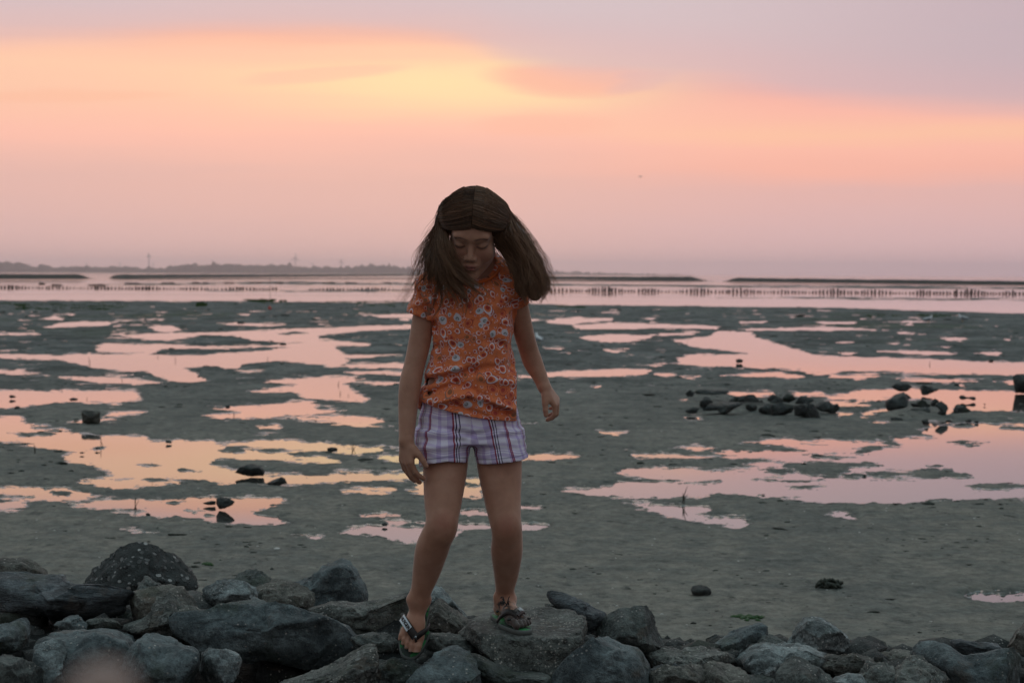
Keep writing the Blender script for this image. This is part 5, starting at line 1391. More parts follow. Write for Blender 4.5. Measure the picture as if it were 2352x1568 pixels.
# head
BD.ell(hl(0, -.010, .028), (.0680, .081, .0690), HR, .01)
BD.ell(hl(0, .024, -.035), (.0600, .052, .072), HR, .02)
for s_ in (-1, 1):
    BD.cone(hl(.044 * s_, .005, -.062), hl(.012 * s_, .058, -.099), .018, .0145, .02)
    BD.ell(hl(.036 * s_, .055, -.036), (.024, .020, .025), HR, .016)      # cheeks
    BD.ell(hl(.069 * s_, -.008, -.012), (.008, .017, .027), HR, .006)    # ears
BD.ell(hl(0, .067, -.101), (.016, .015, .013), HR, .014)
BD.ell(hl(0, .057, .020), (.047, .022, .022), HR, .022)                    # brow
for s_ in (-1, 1):
    BD.ell(hl(.0300 * s_, .091, -.001), (.018, .013, .011), HR, .012, 's')  # eye sockets
    BD.ell(hl(.0300 * s_, .0650, -.003), (.0145, .0145, .0120), HR, .005)    # lowered lids over the eyes
    BD.cone(hl(.012 * s_, .075, .015), hl(.040 * s_, .069, .019), .0070, .0055, .012)  # brow ridge
BD.cone(hl(0, .070, .010), hl(0, .092, -.034), .0060, .0086, .011)
for s_ in (-1, 1):
    BD.ell(hl(.0105 * s_, .085, -.0385), (.0065, .009, .0065), HR, .005)
    BD.ell(hl(.0055 * s_, .093, -.0455), (.0026, .0035, .0028), HR, .003, 's')
BD.ell(hl(0, .074, -.062), (.026, .014, .020), HR, .014)                  # muzzle
BD.ell(hl(0, .0865, -.0600), (.0210, .0062, .0048), HR, .004)
BD.ell(hl(0, .0860, -.0685), (.0165, .0070, .0058), HR, .004)
BD.cone(hl(-.019, .089, -.0640), hl(.019, .089, -.0640), .0016, .0016, .002, 's')
BD.ell(hl(0, .083, -.080), (.015, .005, .004), HR, .008, 's')

# limbs: (px, py, half width px or radius m, dy)
def limb(pts, k=.003, sc=1.0):
    pts = catmull(np.array(pts, float), (len(pts) - 1) * 4 + 1)
    for a, b in zip(pts[:-1], pts[1:]):
        BD.cone(Wp(a[0], a[1], a[3]), Wp(b[0], b[1], b[3]), a[2] * PX * sc, b[2] * PX * sc, k)
ARM_L = [(985, 668, 27, 0), (972, 735, 25, 0), (963, 790, 25, -.005), (952, 838, 23.5, -.015), (944, 872, 24.5, -.03), (939, 910, 23.5, -.04), (936, 960, 20, -.055), (934, 1000, 17, -.07), (933, 1014, 16, -.075)]
ARM_R = [(1180, 662, 25, 0), (1190, 705, 24, .02), (1202, 760, 23, .05), (1213, 800, 22, .08), (1224, 832, 22, .09), (1238, 860, 17.5, .08), (1247, 882, 15, .07), (1250, 890, 14.5, .065)]
limb(ARM_L); limb(ARM_R)
LEG_L = [(1022, 985, 52, .02), (1023, 1066, 51, -.015), (1018, 1142, 43.5, -.055), (1016, 1185, 37, -.08), (1013, 1212, 36, -.09), (1002, 1235, 36, -.075), (991, 1265, 37, -.055), (980, 1310, 31.5, -.04), (969, 1350, 24, -.03), (962, 1372, 23.5, -.02)]
LEG_R = [(1140, 985, 50, .03), (1147, 1066, 51, .0), (1154, 1142, 42, -.03), (1160, 1190, 36, -.055), (1164, 1215, 34, -.06), (1165, 1240, 34.5, -.04), (1164, 1268, 35.5, -.02), (1163, 1315, 28.5, .01), (1160, 1350, 21.5, .035), (1160, 1374, 21.5, .05)]
limb(LEG_L); limb(LEG_R)
# kneecaps and shin fronts
BD.ell(Wp(1019, 1198, -.112), (.026, .016, .028), k=.016); BD.ell(Wp(1166, 1203, -.082), (.025, .015, .028), k=.016)
for a in (FL_A, FR_A):
    S_ = FL_S if a is FL_A else FR_S; U_ = FL_U if a is FL_A else FR_U; F_ = FL_F if a is FL_A else FR_F
    BD.ell(a + S_ * .024 + np.array([0, 0, .006]), (.010, .010, .011), k=.008)
    BD.ell(a - S_ * .024 + np.array([0, 0, -.002]), (.010, .010, .011), k=.008)

NAILS = []
def foot(A, Fd, Sd, Ud):
    L = lambda f, s, u: A + Fd * f + Sd * s + Ud * u
    BD.cone(L(0, 0, 0), L(-.022, 0, -.032), .025, .021, .016)
    BD.cone(L(0, 0, -.010), L(.058, .004, -.028), .024, .020, .018)
    BD.cone(L(.058, .010, -.028), L(.092, .019, -.036), .019, .0155, .014)
    BD.cone(L(.050, -.008, -.033), L(.086, -.019, -.040), .016, .0125, .014)
    BD.cone(L(-.022, -.004, -.036), L(.070, -.016, -.040), .0165, .0125, .012)
    toes = [(.100, .024, .132, .023, .0105, .0098), (.102, .0075, .130, .006, .0072, .0066), (.099, -.0055, .123, -.0075, .0066, .006), (.094, -.0175, .114, -.020, .0062, .0056), (.086, -.0285, .103, -.031, .0058, .0052)]
    for f0, s0, f1, s1, r0, r1 in toes:
        m_ = L((f0 + f1) / 2, (s0 + s1) / 2, -.0385)
        BD.cone(L(f0 - .012, s0, -.040), m_, r0, r0 * .97, .004)
        BD.cone(m_, L(f1, s1, -.0445), r0 * .97, r1, .003)
        NAILS.append((L(f1 + .003, s1, -.0445 + r1 * .6), r1 * .75))
foot(FL_A, FL_F, FL_S, FL_U); foot(FR_A, FR_F, FR_S, FR_U)

def rotv(v, ax, a):
    ax = unit(ax); return v * math.cos(a) + np.cross(ax, v) * math.sin(a) + ax * (ax @ v) * (1 - math.cos(a))

def hand(Wr, D, N, curls, spread=.06, sc=1.0, thumb_curl=.35):
    """Wr wrist, D direction of the palm, N way the palm faces; thumb side S"""
    D = unit(D); N = unit(N - D * (N @ D)); S_ = np.cross(N, D)
    return D, N, S_
def build_hand(Wr, D, N, thumb_dir, curls, sc=1.0, BD=None):
    BD = BD if BD is not None else globals()['BD']
    D = unit(D); N = unit(np.asarray(N) - D * (np.asarray(N) @ D)); S_ = np.cross(N, D)
    if S_ @ np.asarray(thumb_dir) < 0: S_ = -S_
    L = lambda d, s, n: Wr + (D * d + S_ * s + N * n) * sc
    kn = [(.062, .023), (.064, .008), (.061, -.007), (.055, -.021)]
    for d, s in kn:
        BD.cone(L(.0, s * .55, 0), L(d - .004, s, 0), .0115 * sc, .0092 * sc, .008)
    BD.cone(L(.010, .012, .004), L(.036, .030, .008), .011 * sc, .0095 * sc, .008)
    ln = [(.026, .017, .013), (.029, .019, .014), (.027, .018, .013), (.021, .014, .012)]
    ax = np.cross(D, N)
    for q, ((d, s), l3) in enumerate(zip(kn, ln)):
        p = L(d, s, 0); ang = 0; r = (.0078, .0080, .0076, .0068)[q] * sc
        fan = rotv(D, N, (-.10, -.03, .04, .12)[q] * (1 if np.cross(N, D) @ S_ < 0 else -1))
        for j, l in enumerate(l3):
            ang += curls[q][j]
            dv = rotv(fan, ax, ang); p2 = p + dv * l * sc
            BD.cone(p, p2, r, r * .92, .0022); p = p2; r *= .93
    # thumb leaves the side of the palm near its base
    p = L(.022, .027, .006); d0 = unit(D * .75 + S_ * .55 + N * .35)
    for j, (l, r) in enumerate([(.024, .0098), (.019, .0086), (.015, .0078)]):
        p2 = p + d0 * l * sc; BD.cone(p, p2, r * sc, r * .92 * sc, .003 if j else .008); p = p2
        d0 = unit(rotv(d0, S_, 0) + D * .18 - S_ * .16 + N * .12)
build_hand(Wp(933, 1012, -.075), [.02, -.10, -1], [.80, .62, 0], [.6, -.75, 0],
           [(.45, .40, .25), (.38, .38, .25), (.36, .36, .25), (.40, .38, .25)], 1.0)
build_hand(Wp(1251, 888, .066), [.60, .02, -.82], [-.70, .30, -.3], [-.45, -.85, 0],
           [(.60, .75, .4), (.65, .80, .4), (.70, .80, .4), (.75, .85, .4)], .92)

V, Q = BD.mesh()
M['skin'], t, b = new_mat('sun_tanned_skin')
at = t.n('ShaderNodeAttribute', attribute_name='tint')
pos = t.n('ShaderNodeTexCoord').outputs['Object']
n_ = t.noise(pos, 60, 4, 0.6); g_ = t.m('ADD', .88, t.m('MULTIPLY', n_, .24))
n2_ = t.m('ADD', .90, t.m('MULTIPLY', t.noise(pos, 9, 3, 0.6), .20))
t.put(b.inputs['Base Color'], t.mix(1.0, t.mix(1.0, at.outputs['Color'], t.comb(g_, g_, g_), 'MULTIPLY'), t.comb(n2_, n2_, n2_), 'MULTIPLY'))
b.inputs['Roughness'].default_value = 0.55
b.inputs['Specular IOR Level'].default_value = 0.35
b.inputs['Subsurface Weight'].default_value = 0.12
b.inputs['Sheen Weight'].default_value = 0.35
b.inputs['Sheen Roughness'].default_value = 0.35
b.inputs['Subsurface Radius'].default_value = (0.010, 0.004, 0.002)
bump(t, b, t.noise(pos, 420, 2, 0.5), 0.12, 0.002)
girl = empty('person', (float(FR_A[0]), float(FR_A[1]), float(sole_p[2])))
tag(girl, 'girl in orange paisley shirt and plaid shorts stepping over the rocks, looking down', 'person')
def gchild(o, parent=None):
    parent = parent or girl
    bpy.context.view_layer.update()
    o.parent = parent; o.matrix_parent_inverse = Matrix.Identity(4)
    # geometry is in world space: take the parent's place out of it
    off = np.array(girl.location)
    co = np.empty(len(o.data.vertices) * 3, np.float32); o.data.vertices.foreach_get('co', co)
    co = co.reshape(-1, 3) - off.astype(np.float32); o.data.vertices.foreach_set('co', co.ravel()); o.data.update()
    return o
def loc_h(V):
    q = V - HO; return q @ HX, q @ HF, q @ HU
hx, hf_, hu = loc_h(V)
base = np.array([0.46, 0.235, 0.155])
col = np.tile(base, (len(V), 1))
def blend(mask, c, amt=1.0):
    global col
    mk = (np.clip(mask, 0, 1) * amt)[:, None]; col = col * (1 - mk) + np.array(c) * mk
def blob(x, f, u, rx_, rf, ru_, soft=.35):
    d = np.sqrt(((hx - x) / rx_) ** 2 + ((hf_ - f) / rf) ** 2 + ((hu - u) / ru_) ** 2)
    return np.clip((1 + soft - d) / (2 * soft), 0, 1)
for s_ in (-1, 1):
    blend(blob(.036 * s_, .072, -.034, .018, .03, .016, .6), (.40, .165, .125), .5)
    # brows
    for q in np.linspace(0, 1, 7):
        blend(blob((.013 + .030 * q) * s_, .078, .0175 + .0045 * math.sin(q * 2.6) - .003 * q, .005, .03, .0024, .5), (.07, .040, .028), .75)
    # lash line of the lowered lid, crease above it
    for q in np.linspace(-1, 1, 9):
        blend(blob((.030 + .0125 * q) * s_, .079, -.0105 + .0045 * q * q + .001 * q, .0030, .03, .0023, .5), (.025, .016, .014), .85)
        blend(blob((.030 + .0115 * q) * s_, .080, .0045 - .0035 * q * q, .0030, .03, .0016, .6), (.15, .085, .065), .35)
blend(blob(0, .092, -.0605, .0195, .014, .0042, .4), (.26, .070, .065), .9)
blend(blob(0, .092, -.0690, .0160, .014, .0056, .4), (.36, .095, .090), .9)
blend(blob(0, .094, -.0642, .0175, .014, .0017, .5), (.06, .022, .022), .75)
for s_ in (-1, 1): blend(blob(.0055 * s_, .094, -.045, .0034, .006, .003, .4), (.06, .03, .025), .8)
for c_, r_ in NAILS:
    d = np.linalg.norm(V - c_, axis=1); blend((r_ * 1.2 - d) / (r_ * .4), (.50, .33, .27), .6)
for kc in (Wp(1019, 1200, -.125), Wp(1166, 1206, -.095)):
    d = np.linalg.norm((V - kc) * np.array([1, .5, 1]), axis=1); blend((.040 - d) / .026, (.42, .165, .115), .55)
for z0, z1, cx_ in ((1235, 1350, 985), (1235, 1350, 1164)):
    zz = (Wp(1, z0)[2] - V[:, 2]) / (Wp(1, z0)[2] - Wp(1, z1)[2]); blend(np.clip(1 - abs(zz - .5) * 2, 0, 1) * (np.abs(V[:, 0] - Wp(cx_, 1)[0]) < .08), (.30, .165, .115), .45)
bl_ = fbm(V * 30, 3); blend(np.clip(bl_ * 1.5, 0, 1), (.36, .17, .11), .35); blend(np.clip(-bl_ * 1.5, 0, 1), (.52, .30, .21), .30)
# mud smeared over the standing foot
fq = V - FR_A; ff, fs, fu = fq @ FR_F, fq @ FR_S, fq @ FR_U
near = (np.linalg.norm(fq - FR_F * .05, axis=1) < .16) & (fu < .02)
mudn = fbm(V * 55 + 3, 3)
mm = np.clip((mudn + .35 + (ff - .055) * 14) * 3.0, 0, 1) * near * (fu < .0)
mm = mm * np.clip(1.15 - np.exp(-((fs - .0) / .014) ** 2 - ((ff - .055) / .028) ** 2), 0, 1)
blend(mm, (.030, .030, .028), .9)
body = mesh_obj('body', V, Q, M['skin']); color_attr(body, col); gchild(body)

# ------------------------------------------------------------------ shirt
SH = Vol([Wp(920, 700)[0], Y0 - .17, Wp(1000, 985)[2]], [Wp(1225, 700)[0], Y0 + .17, Wp(1000, 570)[2]], .0030)
TS = [(640, 1090, 66, .058, .01), (665, 1086, 93, .074, .0), (700, 1088, 99, .086, -.005), (735, 1089, 97, .089, -.006), (775, 1088, 93, .088, -.005), (820, 1085, 97, .089, .0), (870, 1081, 109, .094, .003),
      (915, 1079, 119, .101, .007), (975, 1077, 123, .106, .010), (990, 1077, 124, .107, .010)]
SH.chain([sec(*q) for q in TS], k=.02, expo=2.15)
SH.cone(Wp(1072, 616, .02), Wp(992, 660, .0), .044, .040, .03); SH.cone(Wp(1122, 612, .02), Wp(1178, 654, .0), .045, .038, .03)
SH.cone(Wp(988, 662, 0), Wp(968, 716, 0), .037, .0375, .022); SH.cone(Wp(968, 716, 0), Wp(965, 745, 0), .0375, .041, .012)
SH.cone(Wp(1181, 660, 0), Wp(1190, 705, .02), .035, .034, .022)
x, y, z = SH.points()
# folds: (start, end, width m, depth m); positive digs a crease, negative raises a ridge
FOLDS = [((985, 905), (1050, 880), .010, .007), ((1050, 880), (1115, 915), .010, .006), ((1000, 925), (1080, 905), .009, -.006), ((1080, 905), (1180, 940), .010, -.007), ((1110, 925), (1165, 950), .009, .006),
         ((975, 880), (1090, 850), .011, .007), ((985, 862), (1060, 845), .009, -.005), ((1090, 850), (1170, 838), .010, .004), ((1100, 868), (1190, 880), .012, -.004),
         ((1000, 740), (1015, 850), .010, .004), ((1180, 720), (1172, 850), .012, .005), ((1165, 740), (1160, 860), .010, -.003), ((1005, 700), (1030, 740), .010, .004), ((1170, 700), (1140, 730), .012, .004),
         ((965, 670), (985, 715), .008, .004), ((950, 700), (990, 690), .008, -.003), ((1040, 930), (1120, 958), .008, .004), ((990, 800), (1060, 795), .012, .003), ((1120, 780), (1180, 800), .012, .003)]
dsp = np.zeros(SH.a.shape, np.float32)
frontm = np.clip((Y0 + .03 - y) / .05, 0, 1)
for (ax_, ay_), (bx_, by_), wd, dp in FOLDS:
    a_ = Wp(ax_, ay_, -.09)[[0, 2]]; b_ = Wp(bx_, by_, -.09)[[0, 2]]; e = b_ - a_
    tt = np.clip(((x - a_[0]) * e[0] + (z - a_[1]) * e[1]) / (e @ e), 0, 1)
    d2 = (x - a_[0] - e[0] * tt) ** 2 + (z - a_[1] - e[1] * tt) ** 2
    dsp += (1.9 * dp * np.exp(-d2 / wd ** 2)) * frontm
cg = np.stack(np.meshgrid(np.arange(0, SH.n[0], 3), np.arange(0, SH.n[1], 3), np.arange(0, SH.n[2], 3), indexing='ij'), -1) * SH.h + SH.lo
nzc = fbm(cg * np.array([14, 14, 26.0]), 2)
nz_ = np.repeat(np.repeat(np.repeat(nzc, 3, 0), 3, 1), 3, 2)[:SH.n[0], :SH.n[1], :SH.n[2]]
ker = lambda A_, ax: (np.roll(A_, 1, ax) + A_ + np.roll(A_, -1, ax)) / 3
for ax in (0, 1, 2): nz_ = ker(ker(nz_, ax), ax)
SH.a += dsp + .0040 * nz_.astype(np.float32)
# hem, sleeve ends, neck hole
hx0, hz0 = Wp(967, 925, -.09)[[0, 2]]; hx1, hz1 = Wp(1197, 969, -.09)[[0, 2]]
fr = np.clip((x - hx0) / (hx1 - hx0), -.1, 1.1)
hemz = hz0 + (hz1 - hz0) * (1 - (1 - fr) ** 1.5 * np.sign(1 - fr)) if False else hz0 + (hz1 - hz0) * np.sin(np.clip(fr, 0, 1) * math.pi / 2) ** .9
hemz = hemz - .035 * np.clip((y - (Y0 - .02)) / .08, 0, 1) * (1 - fr * .6)
HEM = (hemz - z).astype(np.float32)
SH.a = np.maximum(SH.a, HEM)
def sleeve_cut(p0, p1, end):
    d_ = unit(p1 - p0)
    pl = (x - end[0]) * d_[0] + (y - end[1]) * d_[1] + (z - end[2]) * d_[2]
    return pl.astype(np.float32)
sc1 = sleeve_cut(Wp(1000, 650, 0), Wp(968, 731, 0), Wp(968, 729, 0)); m1 = (x < Wp(1000, 700)[0]) | ((x < Wp(1012, 700)[0]) & (sc1 > 0) & (z > Wp(0, 735)[2]) & False)
SH.a = np.where(m1 & (x < Wp(999, 700)[0]) & (z > Wp(1000, 775)[2]) & (x < Wp(996, 700)[0] - (z - Wp(0, 735)[2]) * 0), np.maximum(SH.a, np.where(x < Wp(992, 700)[0], sc1, -1)), SH.a)
sc2 = sleeve_cut(Wp(1172, 650, 0), Wp(1192, 706, .02), Wp(1191, 702, .02))
SH.a = np.where((x > Wp(1188, 700)[0]), np.maximum(SH.a, sc2), SH.a)
SH.ell(Wp(1092, 598, -.022), (.054, .070, .053), k=.003, op='s')
# hollow the openings round the body
pts_n = [np.clip(np.round((SH.lo[k] + np.arange(SH.n[k]) * SH.h - BD.lo[k]) / BD.h).astype(int), 0, BD.n[k] - 1) for k in range(3)]
bd_on_sh = BD.a[np.ix_(*pts_n)]
nearhem = np.maximum(np.maximum(HEM + .02, np.where(x < Wp(999, 700)[0], sc1 + .02, -1)), np.where(x > Wp(1183, 700)[0], sc2 + .015, -1))
SH.a = np.maximum(SH.a, np.minimum(-(bd_on_sh - .0045), nearhem).astype(np.float32))
V, Q = SH.mesh()
keepq = np.ones(len(Q), bool)
m, t, b = new_mat('orange_paisley_cotton')
at = t.n('ShaderNodeAttribute', attribute_name='cloth'); uv = at.outputs['Vector']
base_n = t.noise(uv, 18, 4, 0.6)
c = t.mix(base_n, (0.70, 0.165, 0.065, 1), (0.90, 0.275, 0.110, 1))
def paisley(c, scale, off, bands, thr, twist):
    vo = t.n('ShaderNodeTexVoronoi', voronoi_dimensions='2D')
    p = t.vm('ADD', uv, (off, off * .7, 0)); t.put(vo.inputs['Vector'], p); vo.inputs['Scale'].default_value = scale; vo.inputs['Randomness'].default_value = .8
    lc = t.vm('SUBTRACT', t.vm('MULTIPLY', p, (scale, scale, 0)), t.vm('MULTIPLY', vo.outputs['Position'], (scale, scale, 0)))
    # Position comes unscaled
    lx, ly, _ = t.sep(lc); rc = t.sep(vo.outputs['Color'])
    a = t.m('MULTIPLY', rc[0], 6.283); ca, sa = t.m('COSINE', a), t.m('SINE', a)
    X = t.m('ADD', t.m('MULTIPLY', lx, ca), t.m('MULTIPLY', ly, sa)); Y = t.m('SUBTRACT', t.m('MULTIPLY', ly, ca), t.m('MULTIPLY', lx, sa))
    X = t.m('ADD', X, t.m('MULTIPLY', t.m('MULTIPLY', Y, Y), twist))
    r = t.m('SQRT', t.m('ADD', t.m('MULTIPLY', X, X), t.m('MULTIPLY', Y, Y)))
    k = t.m('DIVIDE', r, t.m('ADD', 1.0, t.m('MULTIPLY', t.m('DIVIDE', Y, t.m('ADD', r, .001)), .62)))
    k = t.m('DIVIDE', k, t.m('ADD', .65, t.m('MULTIPLY', rc[1], .6)))
    for r0, r1, colr, amt, who in bands:
        bmask = t.m('MULTIPLY', t.smooth(k, r0 - .02, r0 + .012), t.smooth(k, r1 + .02, r1 - .012))
        if who is not None:
            lo_, hi_ = who
            bmask = t.m('MULTIPLY', bmask, t.m('MULTIPLY', t.m('GREATER_THAN', rc[2], lo_), t.m('LESS_THAN', rc[2], hi_)))
        c = t.mix(t.m('MULTIPLY', bmask, amt), c, colr)
    return c
dr = (0.40, 0.045, 0.045, 1); wh = (0.85, 0.80, 0.86, 1); tl = (0.16, 0.17, 0.15, 1); bl = (0.62, 0.76, 0.86, 1); og = (0.82, 0.22, 0.09, 1)
c = paisley(c, 85, 7.1, [(.0, .12, wh, .5, (.0, .35)), (.16, .22, dr, .45, (.3, .7)), (.0, .1, tl, .5, (.8, 1.0))], 0, .3)
c = paisley(c, 56, 3.3, [(.0, .10, dr, .7, (.0, .6)), (.14, .20, wh, .55, (.0, .45)), (.20, .27, dr, .45, (.45, .95)), (.0, .08, wh, .6, (.7, .9))], 0, .4)
c = paisley(c, 42, 11.7, [(-.1, .30, og, .8, (.0, .75)), (.26, .31, dr, .7, (.0, .5)), (.19, .26, wh, .75, (.0, .75)), (.0, .11, dr, .8, (.0, .75))], 0, -.6)
c = paisley(c, 31, 0.0, [(-.1, .34, og, .9, None), (.29, .345, dr, .75, (.0, .55)), (.22, .29, wh, .85, (.0, .42)), (.27, .32, tl, .75, (.55, .8)), (.0, .13, dr, .85, (.0, .6)),
                          (-.1, .27, bl, .75, (.80, 1.1)), (.05, .12, tl, .8, (.78, 1.1)), (.16, .21, dr, .55, (.42, .6)), (-.1, .16, (0.25, 0.12, 0.06, 1), .8, (.6, .78))], 0, .7)
t.put(b.inputs['Base Color'], c); b.inputs['Roughness'].default_value = .85; b.inputs['Specular IOR Level'].default_value = .15
b.inputs['Sheen Weight'].default_value = .15
bump(t, b, t.noise(uv, 900, 2, .5), .1, .001)
M['shirt'] = m
def wrap_uv(V, cx, cy, rad):
    return np.stack([np.arctan2(V[:, 0] - cx, -(V[:, 1] - cy)) * rad, V[:, 2], V[:, 0] * 0], 1)
cxm = Wp(1085, 800)[0]
uvw = wrap_uv(V, cxm, Y0 + .02, .115)
al = V[:, 0] < Wp(994, 700)[0]; al &= V[:, 2] > Wp(0, 745)[2]
uvw[al] = (wrap_uv(V, Wp(972, 700)[0], Y0, .04) + [.5, .1, 0])[al]
shirt = mesh_obj('shirt', V, Q, M['shirt']); vec_attr(shirt, 'cloth', uvw); gchild(shirt)
# neckband
M['band'] = plain('orange_neckband', (0.50, 0.10, 0.025), .85, .15)
ring = [Wp(*q) for q in [(1146, 592, .02), (1149, 606, -.01), (1141, 626, -.045), (1124, 641, -.068), (1092, 649, -.078), (1060, 641, -.07), (1040, 622, -.045), (1036, 604, -.005), (1046, 588, .035), (1090, 578, .055), (1134, 582, .045), (1146, 592, .02)]]
cpath = catmull(ring, 60)
v, f = tube(cpath, .0042, 8, cap=False); o = mesh_obj('neckband', v, f, M['band']); gchild(o)

# ------------------------------------------------------------------ shorts
SO = Vol([Wp(940, 1000)[0], Y0 - .19, Wp(1000, 1090, -.1)[2]], [Wp(1232, 1000)[0], Y0 + .19, Wp(1000, 905)[2]], .0030)
SO.chain([sec(*q) for q in [(915, 1079, 108, .090, .01), (940, 1078, 114, .094, .012), (968, 1078, 119, .099, .012), (1000, 1080, 123, .102, .012), (1018, 1081, 120, .098, .012)]], k=.012, expo=2.1)
SO.chain([sec(*q) for q in [(985, 1020, 64, .088, .0), (1020, 1018, 63, .086, -.006), (1050, 1020, 59, .083, -.014), (1085, 1021, 57, .081, -.022)]], k=.016, expo=2.2)
SO.chain([sec(*q) for q in [(985, 1140, 62, .088, .01), (1020, 1146, 61, .086, .005), (1050, 1153, 62, .084, .0), (1085, 1157, 65, .083, -.006)]], k=.016, expo=2.2)
x, y, z = SO.points()
cg = np.stack(np.meshgrid(np.arange(0, SO.n[0], 3), np.arange(0, SO.n[1], 3), np.arange(0, SO.n[2], 3), indexing='ij'), -1) * SO.h + SO.lo
nzc = 1 - 2 * np.abs(fbm(cg * np.array([9, 9, 48.0]), 2))
nz_ = np.repeat(np.repeat(np.repeat(nzc, 3, 0), 3, 1), 3, 2)[:SO.n[0], :SO.n[1], :SO.n[2]]
for ax in (0, 1, 2): nz_ = ker(ker(nz_, ax), ax)
SO.a += .0030 * nz_.astype(np.float32)
for (ax_, ay_), (bx_, by_), wd, dp in [((1078, 1000), (1020, 985), .009, .006), ((1078, 1000), (1140, 990), .009, .006), ((1078, 968), (1079, 1015), .006, .003), ((975, 1010), (1070, 1012), .008, .004), ((970, 1032), (1050, 1020), .008, -.004),
                                        ((1100, 1010), (1190, 1002), .008, .004), ((1095, 1035), (1180, 1030), .010, .003)]:
    a_ = Wp(ax_, ay_, -.09)[[0, 2]]; b_ = Wp(bx_, by_, -.09)[[0, 2]]; e = b_ - a_
    tt = np.clip(((x - a_[0]) * e[0] + (z - a_[1]) * e[1]) / (e @ e), 0, 1)
    SO.a += (dp * np.exp(-((x - a_[0] - e[0] * tt) ** 2 + (z - a_[1] - e[1] * tt) ** 2) / wd ** 2) * (y < Y0)).astype(np.float32)
xm = Wp(1083, 1000)[0]
zl = np.interp(x, [Wp(960, 1, -.1)[0], Wp(985, 1, -.1)[0], Wp(1031, 1, -.1)[0], Wp(1075, 1, -.1)[0]], [Wp(1, 1077, -.1)[2], Wp(1, 1063, -.1)[2], Wp(1, 1056, -.1)[2], Wp(1, 1061, -.1)[2]])
zr = np.interp(x, [Wp(1093, 1, -.1)[0], Wp(1140, 1, -.1)[0], Wp(1198, 1, -.1)[0], Wp(1217, 1, -.1)[0]], [Wp(1, 1065, -.1)[2], Wp(1, 1062, -.1)[2], Wp(1, 1056, -.1)[2], Wp(1, 1051, -.1)[2]])
HS = (np.where(x < xm, zl, zr) - z - .012 * np.clip((y - Y0) / .08, 0, 1) + 0 * y).astype(np.float32)
SO.a = np.maximum(SO.a, HS)
gp0, gp1 = Wp(1080, 1024, -.08), Wp(1084, 1100, -.08)
SO.cone(gp0 + [0, -.12, 0], gp1 + [0, -.12, 0], .001, .010, .006, 's')
for dyy in np.arange(-.10, .16, .012):
    SO.cone(gp0 + [0, dyy, 0], gp1 + [0, dyy, 0], .001, .0125, .004, 's')
pts_n = [np.clip(np.round((SO.lo[k] + np.arange(SO.n[k]) * SO.h - BD.lo[k]) / BD.h).astype(int), 0, BD.n[k] - 1) for k in range(3)]
bd_on = BD.a[np.ix_(*pts_n)]
SO.a = np.maximum(SO.a, np.minimum(-(bd_on - .004), HS + .022).astype(np.float32))
V, Q = SO.mesh()
m, t, b = new_mat('lavender_plaid_cotton')
at = t.n('ShaderNodeAttribute', attribute_name='cloth'); u_, v_, _ = t.sep(at.outputs['Vector'])
pu = t.m('FRACT', t.m('DIVIDE', u_, .118))
lav = (0.62, 0.52, 0.74, 1); pal = (0.82, 0.76, 0.88, 1); red_ = (0.34, 0.075, 0.11, 1); drk = (0.055, 0.045, 0.09, 1); blu = (0.24, 0.22, 0.46, 1); rose = (0.45, 0.25, 0.36, 1)
c = t.ramp(pu, [(0, pal), (.13, lav), (.22, pal), (.36, lav), (.47, red_), (.505, pal), (.53, drk), (.552, pal), (.59, drk), (.612, pal), (.66, pal), (.80, lav), (.84, red_), (.862, rose), (.885, red_), (.91, pal)], 'CONSTANT')
pv_ = t.m('FRACT', t.m('DIVIDE', v_, .052))
h = t.ramp(pv_, [(0, (1, 1, 1)), (.30, (.80, .74, .88)), (.48, (1, 1, 1)), (.56, (.70, .62, .80)), (.60, (1, 1, 1)), (.68, (.76, .70, .86)), (.72, (1.0, 1.0, 1.0)), (.86, (.86, .80, .92))], 'CONSTANT')
c = t.mix(1.0, c, h, 'MULTIPLY')
# stitched line above the hem
hem_d = t.sep(at.outputs['Vector'])[2]
c = t.mix(t.m('MULTIPLY', t.m('MULTIPLY', t.smooth(hem_d, .0105, .0125), t.smooth(hem_d, .0165, .0145)), .45), c, (.12, .10, .20, 1))
t.put(b.inputs['Base Color'], c); b.inputs['Roughness'].default_value = .85; b.inputs['Specular IOR Level'].default_value = .15
bump(t, b, t.noise(at.outputs['Vector'], 700, 2, .5), .12, .001)
M['shorts'] = m
lft = V[:, 0] < xm
u1 = np.arctan2(V[:, 0] - Wp(1020, 1000)[0], -(V[:, 1] - Y0)) * .080 + .0300 + .118
u2 = np.arctan2(V[:, 0] - Wp(1147, 1000)[0], -(V[:, 1] - Y0)) * .080 + .0590 + .118
u1 = u1 + .02 * (V[:, 2] - V[:, 2].min()) ; u2 = u2 + .20 * (V[:, 2] - V[:, 2].min())
zh = np.where(lft, np.interp(V[:, 0], [Wp(960, 1, -.1)[0], Wp(985, 1, -.1)[0], Wp(1031, 1, -.1)[0], Wp(1075, 1, -.1)[0]], [Wp(1, 1077, -.1)[2], Wp(1, 1063, -.1)[2], Wp(1, 1056, -.1)[2], Wp(1, 1061, -.1)[2]]),
              np.interp(V[:, 0], [Wp(1093, 1, -.1)[0], Wp(1140, 1, -.1)[0], Wp(1198, 1, -.1)[0], Wp(1217, 1, -.1)[0]], [Wp(1, 1065, -.1)[2], Wp(1, 1062, -.1)[2], Wp(1, 1056, -.1)[2], Wp(1, 1051, -.1)[2]]))
uvs = np.stack([np.where(lft, u1, u2), V[:, 2] + .004 * np.sin(V[:, 0] * 60), V[:, 2] - zh], 1)
shorts = mesh_obj('shorts', V, Q, M['shorts']); vec_attr(shorts, 'cloth', uvs); gchild(shorts)

